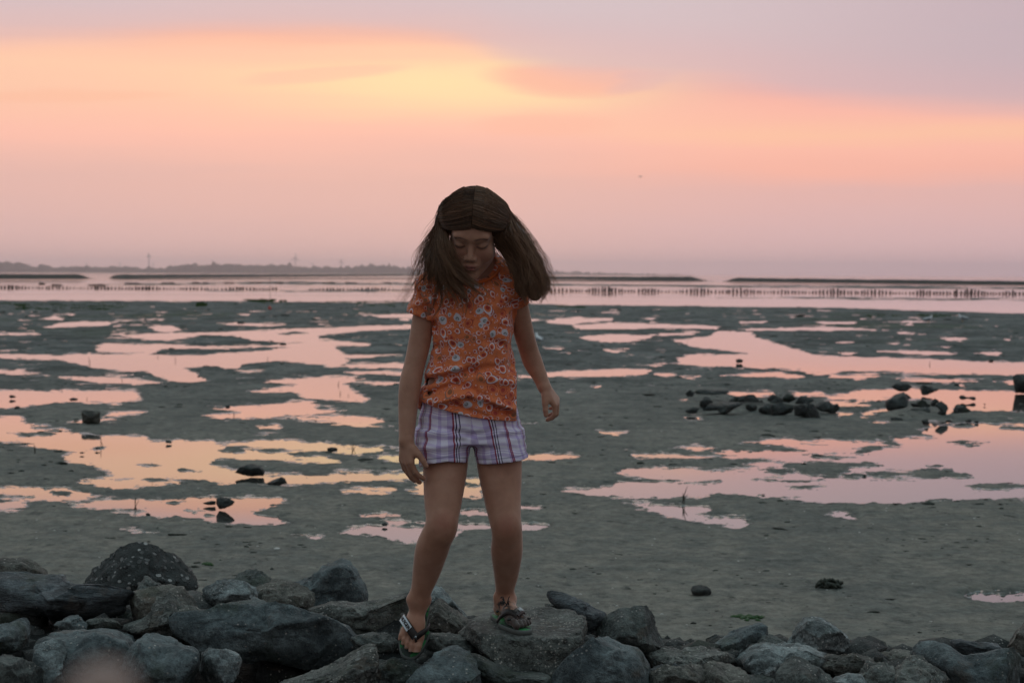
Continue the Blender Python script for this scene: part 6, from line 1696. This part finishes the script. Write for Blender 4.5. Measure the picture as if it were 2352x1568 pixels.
# ------------------------------------------------------------------ hair
M['hair'], t, b = new_mat('brown_hair')
at = t.n('ShaderNodeAttribute', attribute_name='tint')
t.put(b.inputs['Base Color'], at.outputs['Color']); b.inputs['Roughness'].default_value = .42; b.inputs['Specular IOR Level'].default_value = .45
b.inputs['Anisotropic'].default_value = .4
HV = Vol([Wp(925, 600)[0], Y0 - .24, Wp(1000, 760)[2]], [Wp(1275, 600)[0], Y0 + .10, Wp(1000, 418, -.1)[2] + .01], .0034)
HV.ell(hl(0, -.014, .032), (.0760, .0855, .0745), HR, .01)
HV.cone(hl(0, -.060, .02), hl(0, -.075, -.085), .055, .045, .03)
HV.ell(hl(0, .108, -.036), (.0745, .088, .1090), HR, .006, 's')
HV.ell(hl(0, .070, -.070), (.0590, .080, .080), HR, .006, 's')
HV.cone(hl(0, .04, -.12), hl(0, .12, -.14), .055, .055, .006, 's')
def jw(x_, y_, dy): 
    a_ = crop('J', [(x_, y_)])[0]; return Wp(a_[0], a_[1], dy)
def core(pts, k=.012):
    for (x0_, y0_, d0, r0), (x1_, y1_, d1, r1) in zip(pts[:-1], pts[1:]):
        HV.cone(jw(x0_, y0_, d0), jw(x1_, y1_, d1), r0, r1, k)
core([(575, 560, -.055, .016), (545, 700, -.075, .012)])
core([(548, 470, -.06, .022), (532, 580, -.07, .017), (526, 680, -.085, .014), (522, 760, -.095, .011), (530, 950, -.105, .011), (560, 1100, -.112, .008)])
core([(455, 880, -.085, .008), (425, 1050, -.08, .008), (380, 1140, -.08, .005)])
core([(1170, 400, -.06, .028), (1225, 490, -.06, .030), (1290, 600, -.07, .032), (1375, 660, -.06, .026), (1440, 850, -.05, .030), (1530, 1040, -.05, .029), (1590, 1200, -.05, .028), (1600, 1310, -.05, .020)])
V, Q = HV.mesh()
hr_ = np.random.RandomState(5)
rn = fbm(V * np.array([140, 140, 22.0]), 2)
cbase = np.array([0.098, 0.049, 0.027])
cc = cbase * (1 + .5 * np.clip(rn, -1, 1))[:, None]
hx2, hf2, hu2 = loc_h(V)
pm_ = (np.exp(-(hx2 / .0028) ** 2) * (hu2 > .04))[:, None] * .7
cc = cc * (1 - pm_) + np.array([.15, .095, .07]) * pm_
hair = mesh_obj('hair', V, Q, M['hair']); color_attr(hair, cc); gchild(hair)

CE = np.array([0, -.014, .032]); RE = np.array([.0780, .0875, .0765])
def scalp(alpha, beta, sgn, off):
    ca, sa = np.cos(alpha), np.sin(alpha); cb, sb = np.cos(beta), np.sin(beta)
    r = RE + off
    return hl_v(CE[0] + sgn * r[0] * sb + .0, CE[1] + r[1] * cb * ca, CE[2] + r[2] * cb * sa)
def hl_v(x_, f_, u_):
    x_, f_, u_ = np.broadcast_arrays(x_, f_, u_)
    return HO + x_[..., None] * HX + f_[..., None] * HF + u_[..., None] * HU
LG = [  # viewer's left side: guides from the face outwards, in picture crop coordinates with depth
 [(566, 600, -.118), (590, 760, -.130), (650, 930, -.138), (790, 1085, -.13), (960, 1200, -.125), (1110, 1330, -.115)],
 [(558, 600, -.11), (576, 800, -.125), (618, 960, -.135), (725, 1130, -.13), (880, 1300, -.125), (1040, 1450, -.12)],
 [(548, 600, -.10), (560, 820, -.12), (590, 1000, -.135), (650, 1180, -.13), (750, 1370, -.125), (820, 1540, -.12)],
 [(536, 600, -.09), (536, 830, -.11), (550, 1000, -.13), (580, 1200, -.125), (625, 1400, -.12), (670, 1570, -.12)],
 [(532, 590, -.09), (500, 820, -.095), (492, 1000, -.12), (490, 1200, -.115), (485, 1400, -.11), (460, 1610, -.11)],
 [(512, 570, -.08), (448, 780, -.06), (415, 960, -.10), (390, 1120, -.09), (335, 1290, -.08), (270, 1430, -.07)],
 [(498, 540, -.07), (425, 710, -.025), (362, 900, -.08), (325, 1040, -.07), (245, 1230, -.06), (110, 1430, -.06)]]
RG = [  # viewer's right side: inner to outer
 [(1142, 540, -.13), (1172, 690, -.10), (1275, 880, -.075), (1400, 1070, -.07), (1440, 1240, -.07), (1500, 1385, -.07)],
 [(1192, 505, -.125), (1262, 645, -.11), (1370, 840, -.085), (1470, 1040, -.08), (1520, 1220, -.08), (1560, 1400, -.08)],
 [(1240, 470, -.11), (1318, 610, -.10), (1445, 800, -.09), (1545, 1000, -.09), (1600, 1180, -.085), (1640, 1385, -.08)],
 [(1285, 445, -.09), (1358, 585, -.06), (1500, 780, -.07), (1600, 990, -.065), (1660, 1180, -.06), (1705, 1360, -.06)],
 [(1318, 430, -.05), (1392, 575, -.01), (1520, 790, -.045), (1635, 990, -.04), (1712, 1180, -.04), (1745, 1310, -.04)]]
def gw(gs): return np.array([[jw(*q) for q in g] for g in gs])
LGW, RGW = gw(LG), gw(RG)
NP_ = 18
strands = []; scol = []
def make(side, GW, ncl, per, spread, fly=0.0, len_min=.75):
    K = len(GW)
    for cidx in range(ncl):
        lcl = hr_.uniform(.52, 1.02) if side < 0 else hr_.uniform(.88, 1.02)
        s = ((cidx + hr_.rand()) / ncl) ** (1.35 if side < 0 else 1.0)
        # hair from the forehead ends nearest to the face
        a0 = math.radians(17 + 121 * (s if side < 0 else (0.01 + .99 * s)))
        gi = min(s * (K - 1), K - 1.001); k0 = int(gi); fr_ = gi - k0
        path = GW[k0] * (1 - fr_) + GW[k0 + 1] * fr_
        path = path + np.array([0, 1, 0]) * hr_.uniform(-.016, .016)
        path = path + hr_.normal(size=(6, 3)) * np.array([.0055, .004, .003]) * np.linspace(.3, 2.2, 6)[:, None]
        wavep = hr_.uniform(0, 6.3); wavea = hr_.uniform(.001, .005)
        b1 = (hr_.uniform(56, 70) if s < .5 else hr_.uniform(62, 80)) if side < 0 else hr_.uniform(34, 58)
        ccl = cbase * hr_.uniform(.45, 2.3) * np.array([1, 1 + .1 * hr_.rand(), 1 + .1 * hr_.rand()])
        for j in range(per):
            al0 = a0 + hr_.normal() * .045
            d0 = np.array([side * (.003 + abs(hr_.normal()) * .012), math.cos(al0), math.sin(al0)])
            if side < 0: d1 = np.array([-.93, .32, -.19]) * (1 - s) + np.array([-.86, -.52, .10]) * s
            else: d1 = np.array([.91, .34, -.16]) * (1 - s) + np.array([.86, -.50, .16]) * s
            d1 = d1 / np.linalg.norm(d1) + hr_.normal(size=3) * .02
            tt0 = np.linspace(0, .88, 6)[:, None]
            om = math.acos(np.clip(unit(d0) @ unit(d1), -1, 1))
            dd0 = (np.sin((1 - tt0) * om) * unit(d0) + np.sin(tt0 * om) * unit(d1)) / math.sin(om)
            dd0 = dd0 + np.array([0, .05, 0]) * (1 - s) * np.sin(tt0 * 3.3); dd0 /= np.linalg.norm(dd0, axis=1)[:, None]
            off = (.0005 + abs(hr_.normal()) * .0022) + .0015 * math.sin(cidx * 2.4) 
            rr_ = RE + off
            hd = hl_v(CE[0] + (rr_[0] - .004 + (.021 if side < 0 else .026) * tt0[:, 0] ** 1.6) * dd0[:, 0], CE[1] + rr_[1] * dd0[:, 1], CE[2] + rr_[2] * dd0[:, 2])
            ends = path + hr_.normal(size=3) * np.array([1, 1, .6]) * spread * np.array([2.6, 2.0, 1.4, 1.0, .6, .25] if side < 0 else [2.6, 1.8, 1.4, 1.1, .8, .45])[:, None]
            L_ = lcl * hr_.uniform(len_min, 1.0)
            ctl = np.concatenate([hd, ends[1:]])
            p = catmull(ctl, 40)
            seg = np.linalg.norm(np.diff(p, axis=0), axis=1); cs = np.concatenate([[0], np.cumsum(seg)]); tot = cs[-1] * L_
            tq = np.linspace(0, tot, NP_)
            p = np.stack([np.interp(tq, cs, p[:, q]) for q in range(3)], 1)
            tt_ = np.linspace(0, 1, NP_)
            wv = np.clip((tt_ - .4) / .6, 0, 1)
            p[:, 0] += wavea * np.sin(tt_ * 16 + wavep) * wv; p[:, 1] += wavea * np.cos(tt_ * 13 + wavep) * wv
            if hr_.rand() < fly:
                p += hr_.normal(size=3) * np.array([.016, .012, .010]) * (wv ** 1.5)[:, None] * 1.6
                p[:, 0] += .008 * np.sin(tt_ * 9 + hr_.uniform(0, 6)) * wv
            strands.append(p)
            tip = np.clip((tt_ - .45) / .55, 0, 1)[:, None]
            c_ = (ccl * hr_.uniform(.75, 1.3))[None] * (1 - tip) + np.array([.25, .135, .075])[None] * tip * hr_.uniform(.6, 1.3) * .8 + ccl[None] * tip * .3
            scol.append(c_)
make(-1, LGW, 110, 32, .0034, .05, .80)
make(1, RGW, 130, 38, .0045, .04, .90)
# loose hairs lifted by the wind
for k in range(260):
    sd_ = -1 if k % 2 else 1
    GWs = LGW if sd_ < 0 else RGW
    g = GWs[-1 if hr_.rand() < .6 else hr_.randint(len(GWs))].copy()
    out = np.array([sd_ * hr_.uniform(.004, .034), hr_.uniform(-.02, .02), hr_.uniform(-.01, .02)])
    g = g + out * np.sin(np.linspace(.3, hr_.uniform(1.5, 3.2), 6))[:, None] + hr_.normal(size=(6, 3)) * .004
    hd = scalp(math.radians(hr_.uniform(30, 130)) * np.ones(4), np.radians(np.linspace(20, 88, 4)), sd_, .004 + .006 * hr_.rand())
    if k % 3 == 0: g = g[:hr_.randint(3, 6)]
    p = catmull(np.concatenate([hd, g]), NP_)
    strands.append(p); scol.append(np.tile(cbase * hr_.uniform(1.5, 3.4), (NP_, 1)))
for k in range(60):   # short fuzz on the crown
    al_, be_ = math.radians(hr_.uniform(25, 110)), math.radians(hr_.uniform(2, 85)); sd_ = hr_.choice([-1, 1])
    p0 = scalp(al_, be_, sd_, .002); p1 = scalp(al_ + .05, be_ + .15, sd_, hr_.uniform(.006, .013)); p2 = scalp(al_, be_ + hr_.uniform(.25, .45), sd_, hr_.uniform(.004, .014))
    strands.append(catmull([p0, p1, p2], NP_)); scol.append(np.tile(cbase * 2, (NP_, 1)))
ST = np.array(strands); SC = np.array(scol); NS = len(ST)
tg = np.gradient(ST, axis=1); tg /= np.linalg.norm(tg, axis=2)[..., None] + 1e-9
a_ = np.cross(tg, np.array([.13, .97, .2])); a_ /= np.linalg.norm(a_, axis=2)[..., None] + 1e-9
b_ = np.cross(tg, a_)
rad = (np.array([.00062] * NP_) * np.interp(np.linspace(0, 1, NP_), [0, .7, 1], [1, 1, .35]))[None, :, None]
rad = rad * hr_.uniform(.6, 1.25, (NS, 1, 1)); rad[-320:] *= .55
VV = np.stack([ST + rad * (math.cos(th) * a_ + math.sin(th) * b_) for th in (0, 2.094, 4.189)], 2)
idx = np.arange(NS * NP_ * 3).reshape(NS, NP_, 3)
FQ = np.concatenate([np.stack([idx[:, :-1, j], idx[:, :-1, (j + 1) % 3], idx[:, 1:, (j + 1) % 3], idx[:, 1:, j]], -1).reshape(-1, 4) for j in range(3)])
o = mesh_obj('hair_strands', VV.reshape(-1, 3), FQ, M['hair']); color_attr(o, np.repeat(SC.reshape(-1, 3), 3, 0)); gchild(o, hair)

# ------------------------------------------------------------------ flip-flops
M['sole'] = plain('grey_sole_foam', (0.12, 0.13, 0.12), .8, .2)
M['insole'], t, b = new_mat('green_insole')
pos = t.n('ShaderNodeTexCoord').outputs['Object']
t.put(b.inputs['Base Color'], t.mix(t.smooth(t.noise(pos, 38, 3, .6), .47, .53), (.02, .20, .05, 1), (.015, .028, .02, 1))); b.inputs['Roughness'].default_value = .7
M['strap'] = plain('dark_brown_strap', (0.028, 0.022, 0.020), .55, .4)
M['print_w'] = plain('white_print', (0.60, 0.64, 0.66), .5, .4)
M['print_g'] = plain('silver_print', (0.62, 0.70, 0.74), .4, .5)
M['edge'] = plain('beige_strap_edge', (0.30, 0.27, 0.20), .7, .3)
M['mudclod'] = plain('black_mud', (0.016, 0.017, 0.017), .45, .5)
def sandal(A, Fd, Sd, Ud, text, silver, outer):
    def L(f, s, u): return A + Fd * f + Sd * s + Ud * u
    ang = np.linspace(0, 2 * np.pi, 44, endpoint=False)
    fc = .048 + .105 * np.cos(ang); w_ = np.where(fc > .05, .043, .034 + .004 * np.cos(ang * 2)); sc_ = np.sign(np.sin(ang)) * np.abs(np.sin(ang)) ** .8 * w_ + .003 * (fc > .05)
    rings = []
    for u, k in ((-.0670, .95), (-.0650, 1.0), (-.0560, 1.0), (-.0535, .97)):
        rings.append([L(.048 + (a - .048) * k, b__ * k, u) for a, b__ in zip(fc, sc_)])
    v = np.array(rings).reshape(-1, 3); n = 44
    f = [(i * n + j, i * n + (j + 1) % n, (i + 1) * n + (j + 1) % n, (i + 1) * n + j) for i in range(3) for j in range(n)] + [tuple(range(n))[::-1], tuple(3 * n + j for j in range(n))]
    so = mesh_obj('sandal', v, f, M['sole']); gchild(so)
    v = np.array([L(.048 + (a - .048) * k, b__ * k, u) for u, k in ((-.0534, .93), (-.0525, .91)) for a, b__ in zip(fc, sc_)])
    f = [(j, (j + 1) % n, n + (j + 1) % n, n + j) for j in range(n)] + [tuple(n + j for j in range(n))]
    gchild(mesh_obj('insole', v, f, M['insole']), so)
    def ribbon(pts, w0, w1, th, mat, name, n=14):
        c = catmull([L(*q) for q in pts], n); tgv = np.gradient(c, axis=0); tgv /= np.linalg.norm(tgv, axis=1)[:, None]
        nr = np.cross(tgv, Ud + 0 * tgv); 
        ctr = L(.06, 0, -.045); out_ = c - ctr; out_ /= np.linalg.norm(out_, axis=1)[:, None]
        wd_ = np.cross(tgv, out_); wd_ /= np.linalg.norm(wd_, axis=1)[:, None]; nn_ = np.cross(wd_, tgv)
        nn_ *= np.sign((nn_ * out_).sum(1))[:, None]
        w__ = np.linspace(w0, w1, n)[:, None]
        rows = [c + wd_ * w__ , c + wd_ * w__ * .9 + nn_ * th, c - wd_ * w__ * .9 + nn_ * th, c - wd_ * w__]
        v = np.stack(rows, 1).reshape(-1, 3)
        f = [(i * 4 + j, i * 4 + (j + 1) % 4, (i + 1) * 4 + (j + 1) % 4, (i + 1) * 4 + j) for i in range(n - 1) for j in range(4)] + [(0, 1, 2, 3), ((n - 1) * 4 + 3, (n - 1) * 4 + 2, (n - 1) * 4 + 1, (n - 1) * 4)]
        o = mesh_obj(name, v, f, mat); return o, c, wd_, nn_, tgv
    inner_pts = [(.100, .0135, -.020), (.086, .026, -.0165), (.066, .036, -.030), (.040, .037, -.0535)]
    outer_pts = [(.100, .0135, -.020), (.086, -.002, -.0155), (.066, -.020, -.0185), (.048, -.033, -.034), (.036, -.036, -.0535)]
    o1, *_ = ribbon(inner_pts, .009, .006, .0035, M['strap'], 'strap'); gchild(o1, so)
    o2, c, wd_, nn_, tgv = ribbon(outer_pts, .0125, .010, .0035, M['strap'], 'strap'); gchild(o2, so)
    v, f = tube(catmull([L(.103, .0150, -.018), L(.106, .0155, -.034), L(.106, .0155, -.052)], 6), .004, 8); gchild(mesh_obj('toe_post', v, f, M['strap']), so)
    # beige piping along the upper edge of both straps
    for (pp, ww) in ((outer_pts, .0095),):
        e = c - wd_ * np.linspace(.0100, .0075, len(c))[:, None] * np.sign((wd_ @ -Fd).mean()) * -1 + nn_ * .001
        v, f = tube(e, .0014, 6); gchild(mesh_obj('strap_edge', v, f, M['edge']), so)
    # panel with the raised lettering on the outer strap
    i0, i1 = 4, 12
    if silver:
        vv = []
        for i in range(i0, i1 + 1):
            vv += [c[i] + wd_[i] * .0104 + nn_[i] * .0052, c[i] - wd_[i] * .0104 + nn_[i] * .0052]
        f = [(k, k + 2, k + 3, k + 1) for k in range(0, (i1 - i0) * 2, 2)]
        gchild(mesh_obj('strap_panel', vv, f, M['print_g'], smooth=False), so)
    cu = bpy.data.curves.new('lettering', 'FONT'); cu.body = text; cu.size = .0135 if silver else .0165; cu.extrude = .0004; cu.align_x = 'CENTER'; cu.align_y = 'CENTER'; cu.resolution_u = 2; cu.offset = .0004
    cu.space_character = 0.92
    cu.materials.append(M['strap'] if silver else M['print_w'])
    to = bpy.data.objects.new('lettering', cu); COL.objects.link(to)
    i = 7 if silver else 5
    X = tgv[i] if tgv[i][0] > 0 else -tgv[i]
    Z = nn_[i]; Yv = np.cross(Z, X)
    mw = Matrix(((X[0], Yv[0], Z[0], 0), (X[1], Yv[1], Z[1], 0), (X[2], Yv[2], Z[2], 0), (0, 0, 0, 1)))
    ps = c[i] + nn_[i] * .0048
    deps_ = bpy.context.evaluated_depsgraph_get(); bpy.context.view_layer.update()
    me = bpy.data.meshes.new_from_object(to.evaluated_get(deps_)); bpy.data.objects.remove(to)
    co = np.empty(len(me.vertices) * 3, np.float32); me.vertices.foreach_get('co', co); co = co.reshape(-1, 3)
    # wrap the letters along the strap
    arc = np.concatenate([[0], np.cumsum(np.linalg.norm(np.diff(c, axis=0), axis=1))]); sgn_ = 1 if tgv[i][0] > 0 else -1
    sarc = arc[i] + co[:, 0] * sgn_
    P0 = np.stack([np.interp(sarc, arc, c[:, q]) for q in range(3)], 1); NN = np.stack([np.interp(sarc, arc, nn_[:, q]) for q in range(3)], 1)
    WD = np.stack([np.interp(sarc, arc, wd_[:, q]) for q in range(3)], 1)
    ws = 1 if (wd_[i] @ Yv) > 0 else -1
    co2 = P0 + WD * (co[:, 1] * ws)[:, None] + NN * (.0058 + co[:, 2])[:, None]
    me.vertices.foreach_set('co', co2.astype(np.float32).ravel()); me.update()
    lo_ = bpy.data.objects.new('lettering', me); COL.objects.link(lo_)
    if not len(me.materials): me.materials.append(M['strap'] if silver else M['print_w'])
    gchild(lo_, so)
    if silver:
        v, f = ico(1); gchild(mesh_obj('strap_emblem', v * .004 + L(.099, .0135, -.0155), f, M['print_g']), so)
    return so
s1 = sandal(FL_A, FL_F, FL_S, FL_U, 'HILFIGER', True, -1); s1['label'] = 'flip-flop with green insole and silver strap on the lifted foot'
s2 = sandal(FR_A, FR_F, FR_S, FR_U, 'HILFI', False, -1); s2['label'] = 'muddy flip-flop with white lettering on a dark strap'
# clods of mud on the standing foot
mv, mf, off = [], [], 0
mr = np.random.RandomState(2)
iv2, jf2 = ico(2)
for k in range(7):
    f_, s__ = mr.uniform(.02, .145), mr.uniform(-.036, .040)
    if k < 5: f_, s__ = mr.normal(.066, .014), mr.normal(.026, .007)
    elif k < 13: f_, s__ = mr.normal(.112, .014), mr.normal(-.004, .018)
    u_h = -.030 if f_ > .09 else (-.014 - .25 * max(0, f_ - .03) - 6 * s__ * s__)
    c_ = FR_A + FR_F * f_ + FR_S * s__ + FR_U * (u_h + mr.uniform(-.006, .003)); r_ = mr.uniform(.003, .0068)
    q = iv2 * r_ * np.array([1.2, 1.2, .75]); q = q + .25 * r_ * perlin(q * 260 + k)[:, None] * iv2 * 2
    mv.append(q + c_); mf.append(jf2 + off); off += len(iv2)
o = mesh_obj('mud_clods', np.concatenate(mv), np.concatenate(mf), M['mudclod']); gchild(o); o['kind'] = 'stuff'
# weed stuck on the instep
parts = []
for k in range(9):
    c0 = FR_A + FR_F * (.045 + mr.uniform(-.012, .012)) + FR_S * (.022 + mr.uniform(-.010, .010)) - FR_U * .004
    d1 = unit(mr.normal(size=3) + np.array([0, -.4, .6])) * mr.uniform(.010, .024); d2 = unit(mr.normal(size=3)) * .012
    parts.append(tube(catmull([c0, c0 + d1, c0 + d1 + d2], 5), [.0018, .0014, .0014, .001, .0006], 4))
v, f = join(parts); gchild(mesh_obj('weed_shred', v, f, M['mudclod']))

# ------------------------------------------------------------------ fingers held close to the camera, out of focus
NH = Vol([-.18, .36, 1.22], [.0, .60, 1.50], .0028)
tipc = P(125, 1688, .47)
wr = np.array([tipc[0] - .012, .445, tipc[2] - .142])
build_hand(wr, [.06, .10, 1], [.1, 1, -.1], [1, -.2, 0], [(.12, .12, .1), (.06, .10, .1), (.10, .12, .1), (.2, .2, .1)], 1.22, NH)
NH.cone(wr + [0, 0, .01], wr + [-.01, -.03, -.10], .026, .033, .02)
V, Q = NH.mesh()
nh = mesh_obj('hand', V, Q, M['skin']); color_attr(nh, np.tile(np.array([.34, .23, .19]), (len(V), 1)))
tag(nh, 'blurred raised fingers very close to the camera in the lower left corner', 'hand')
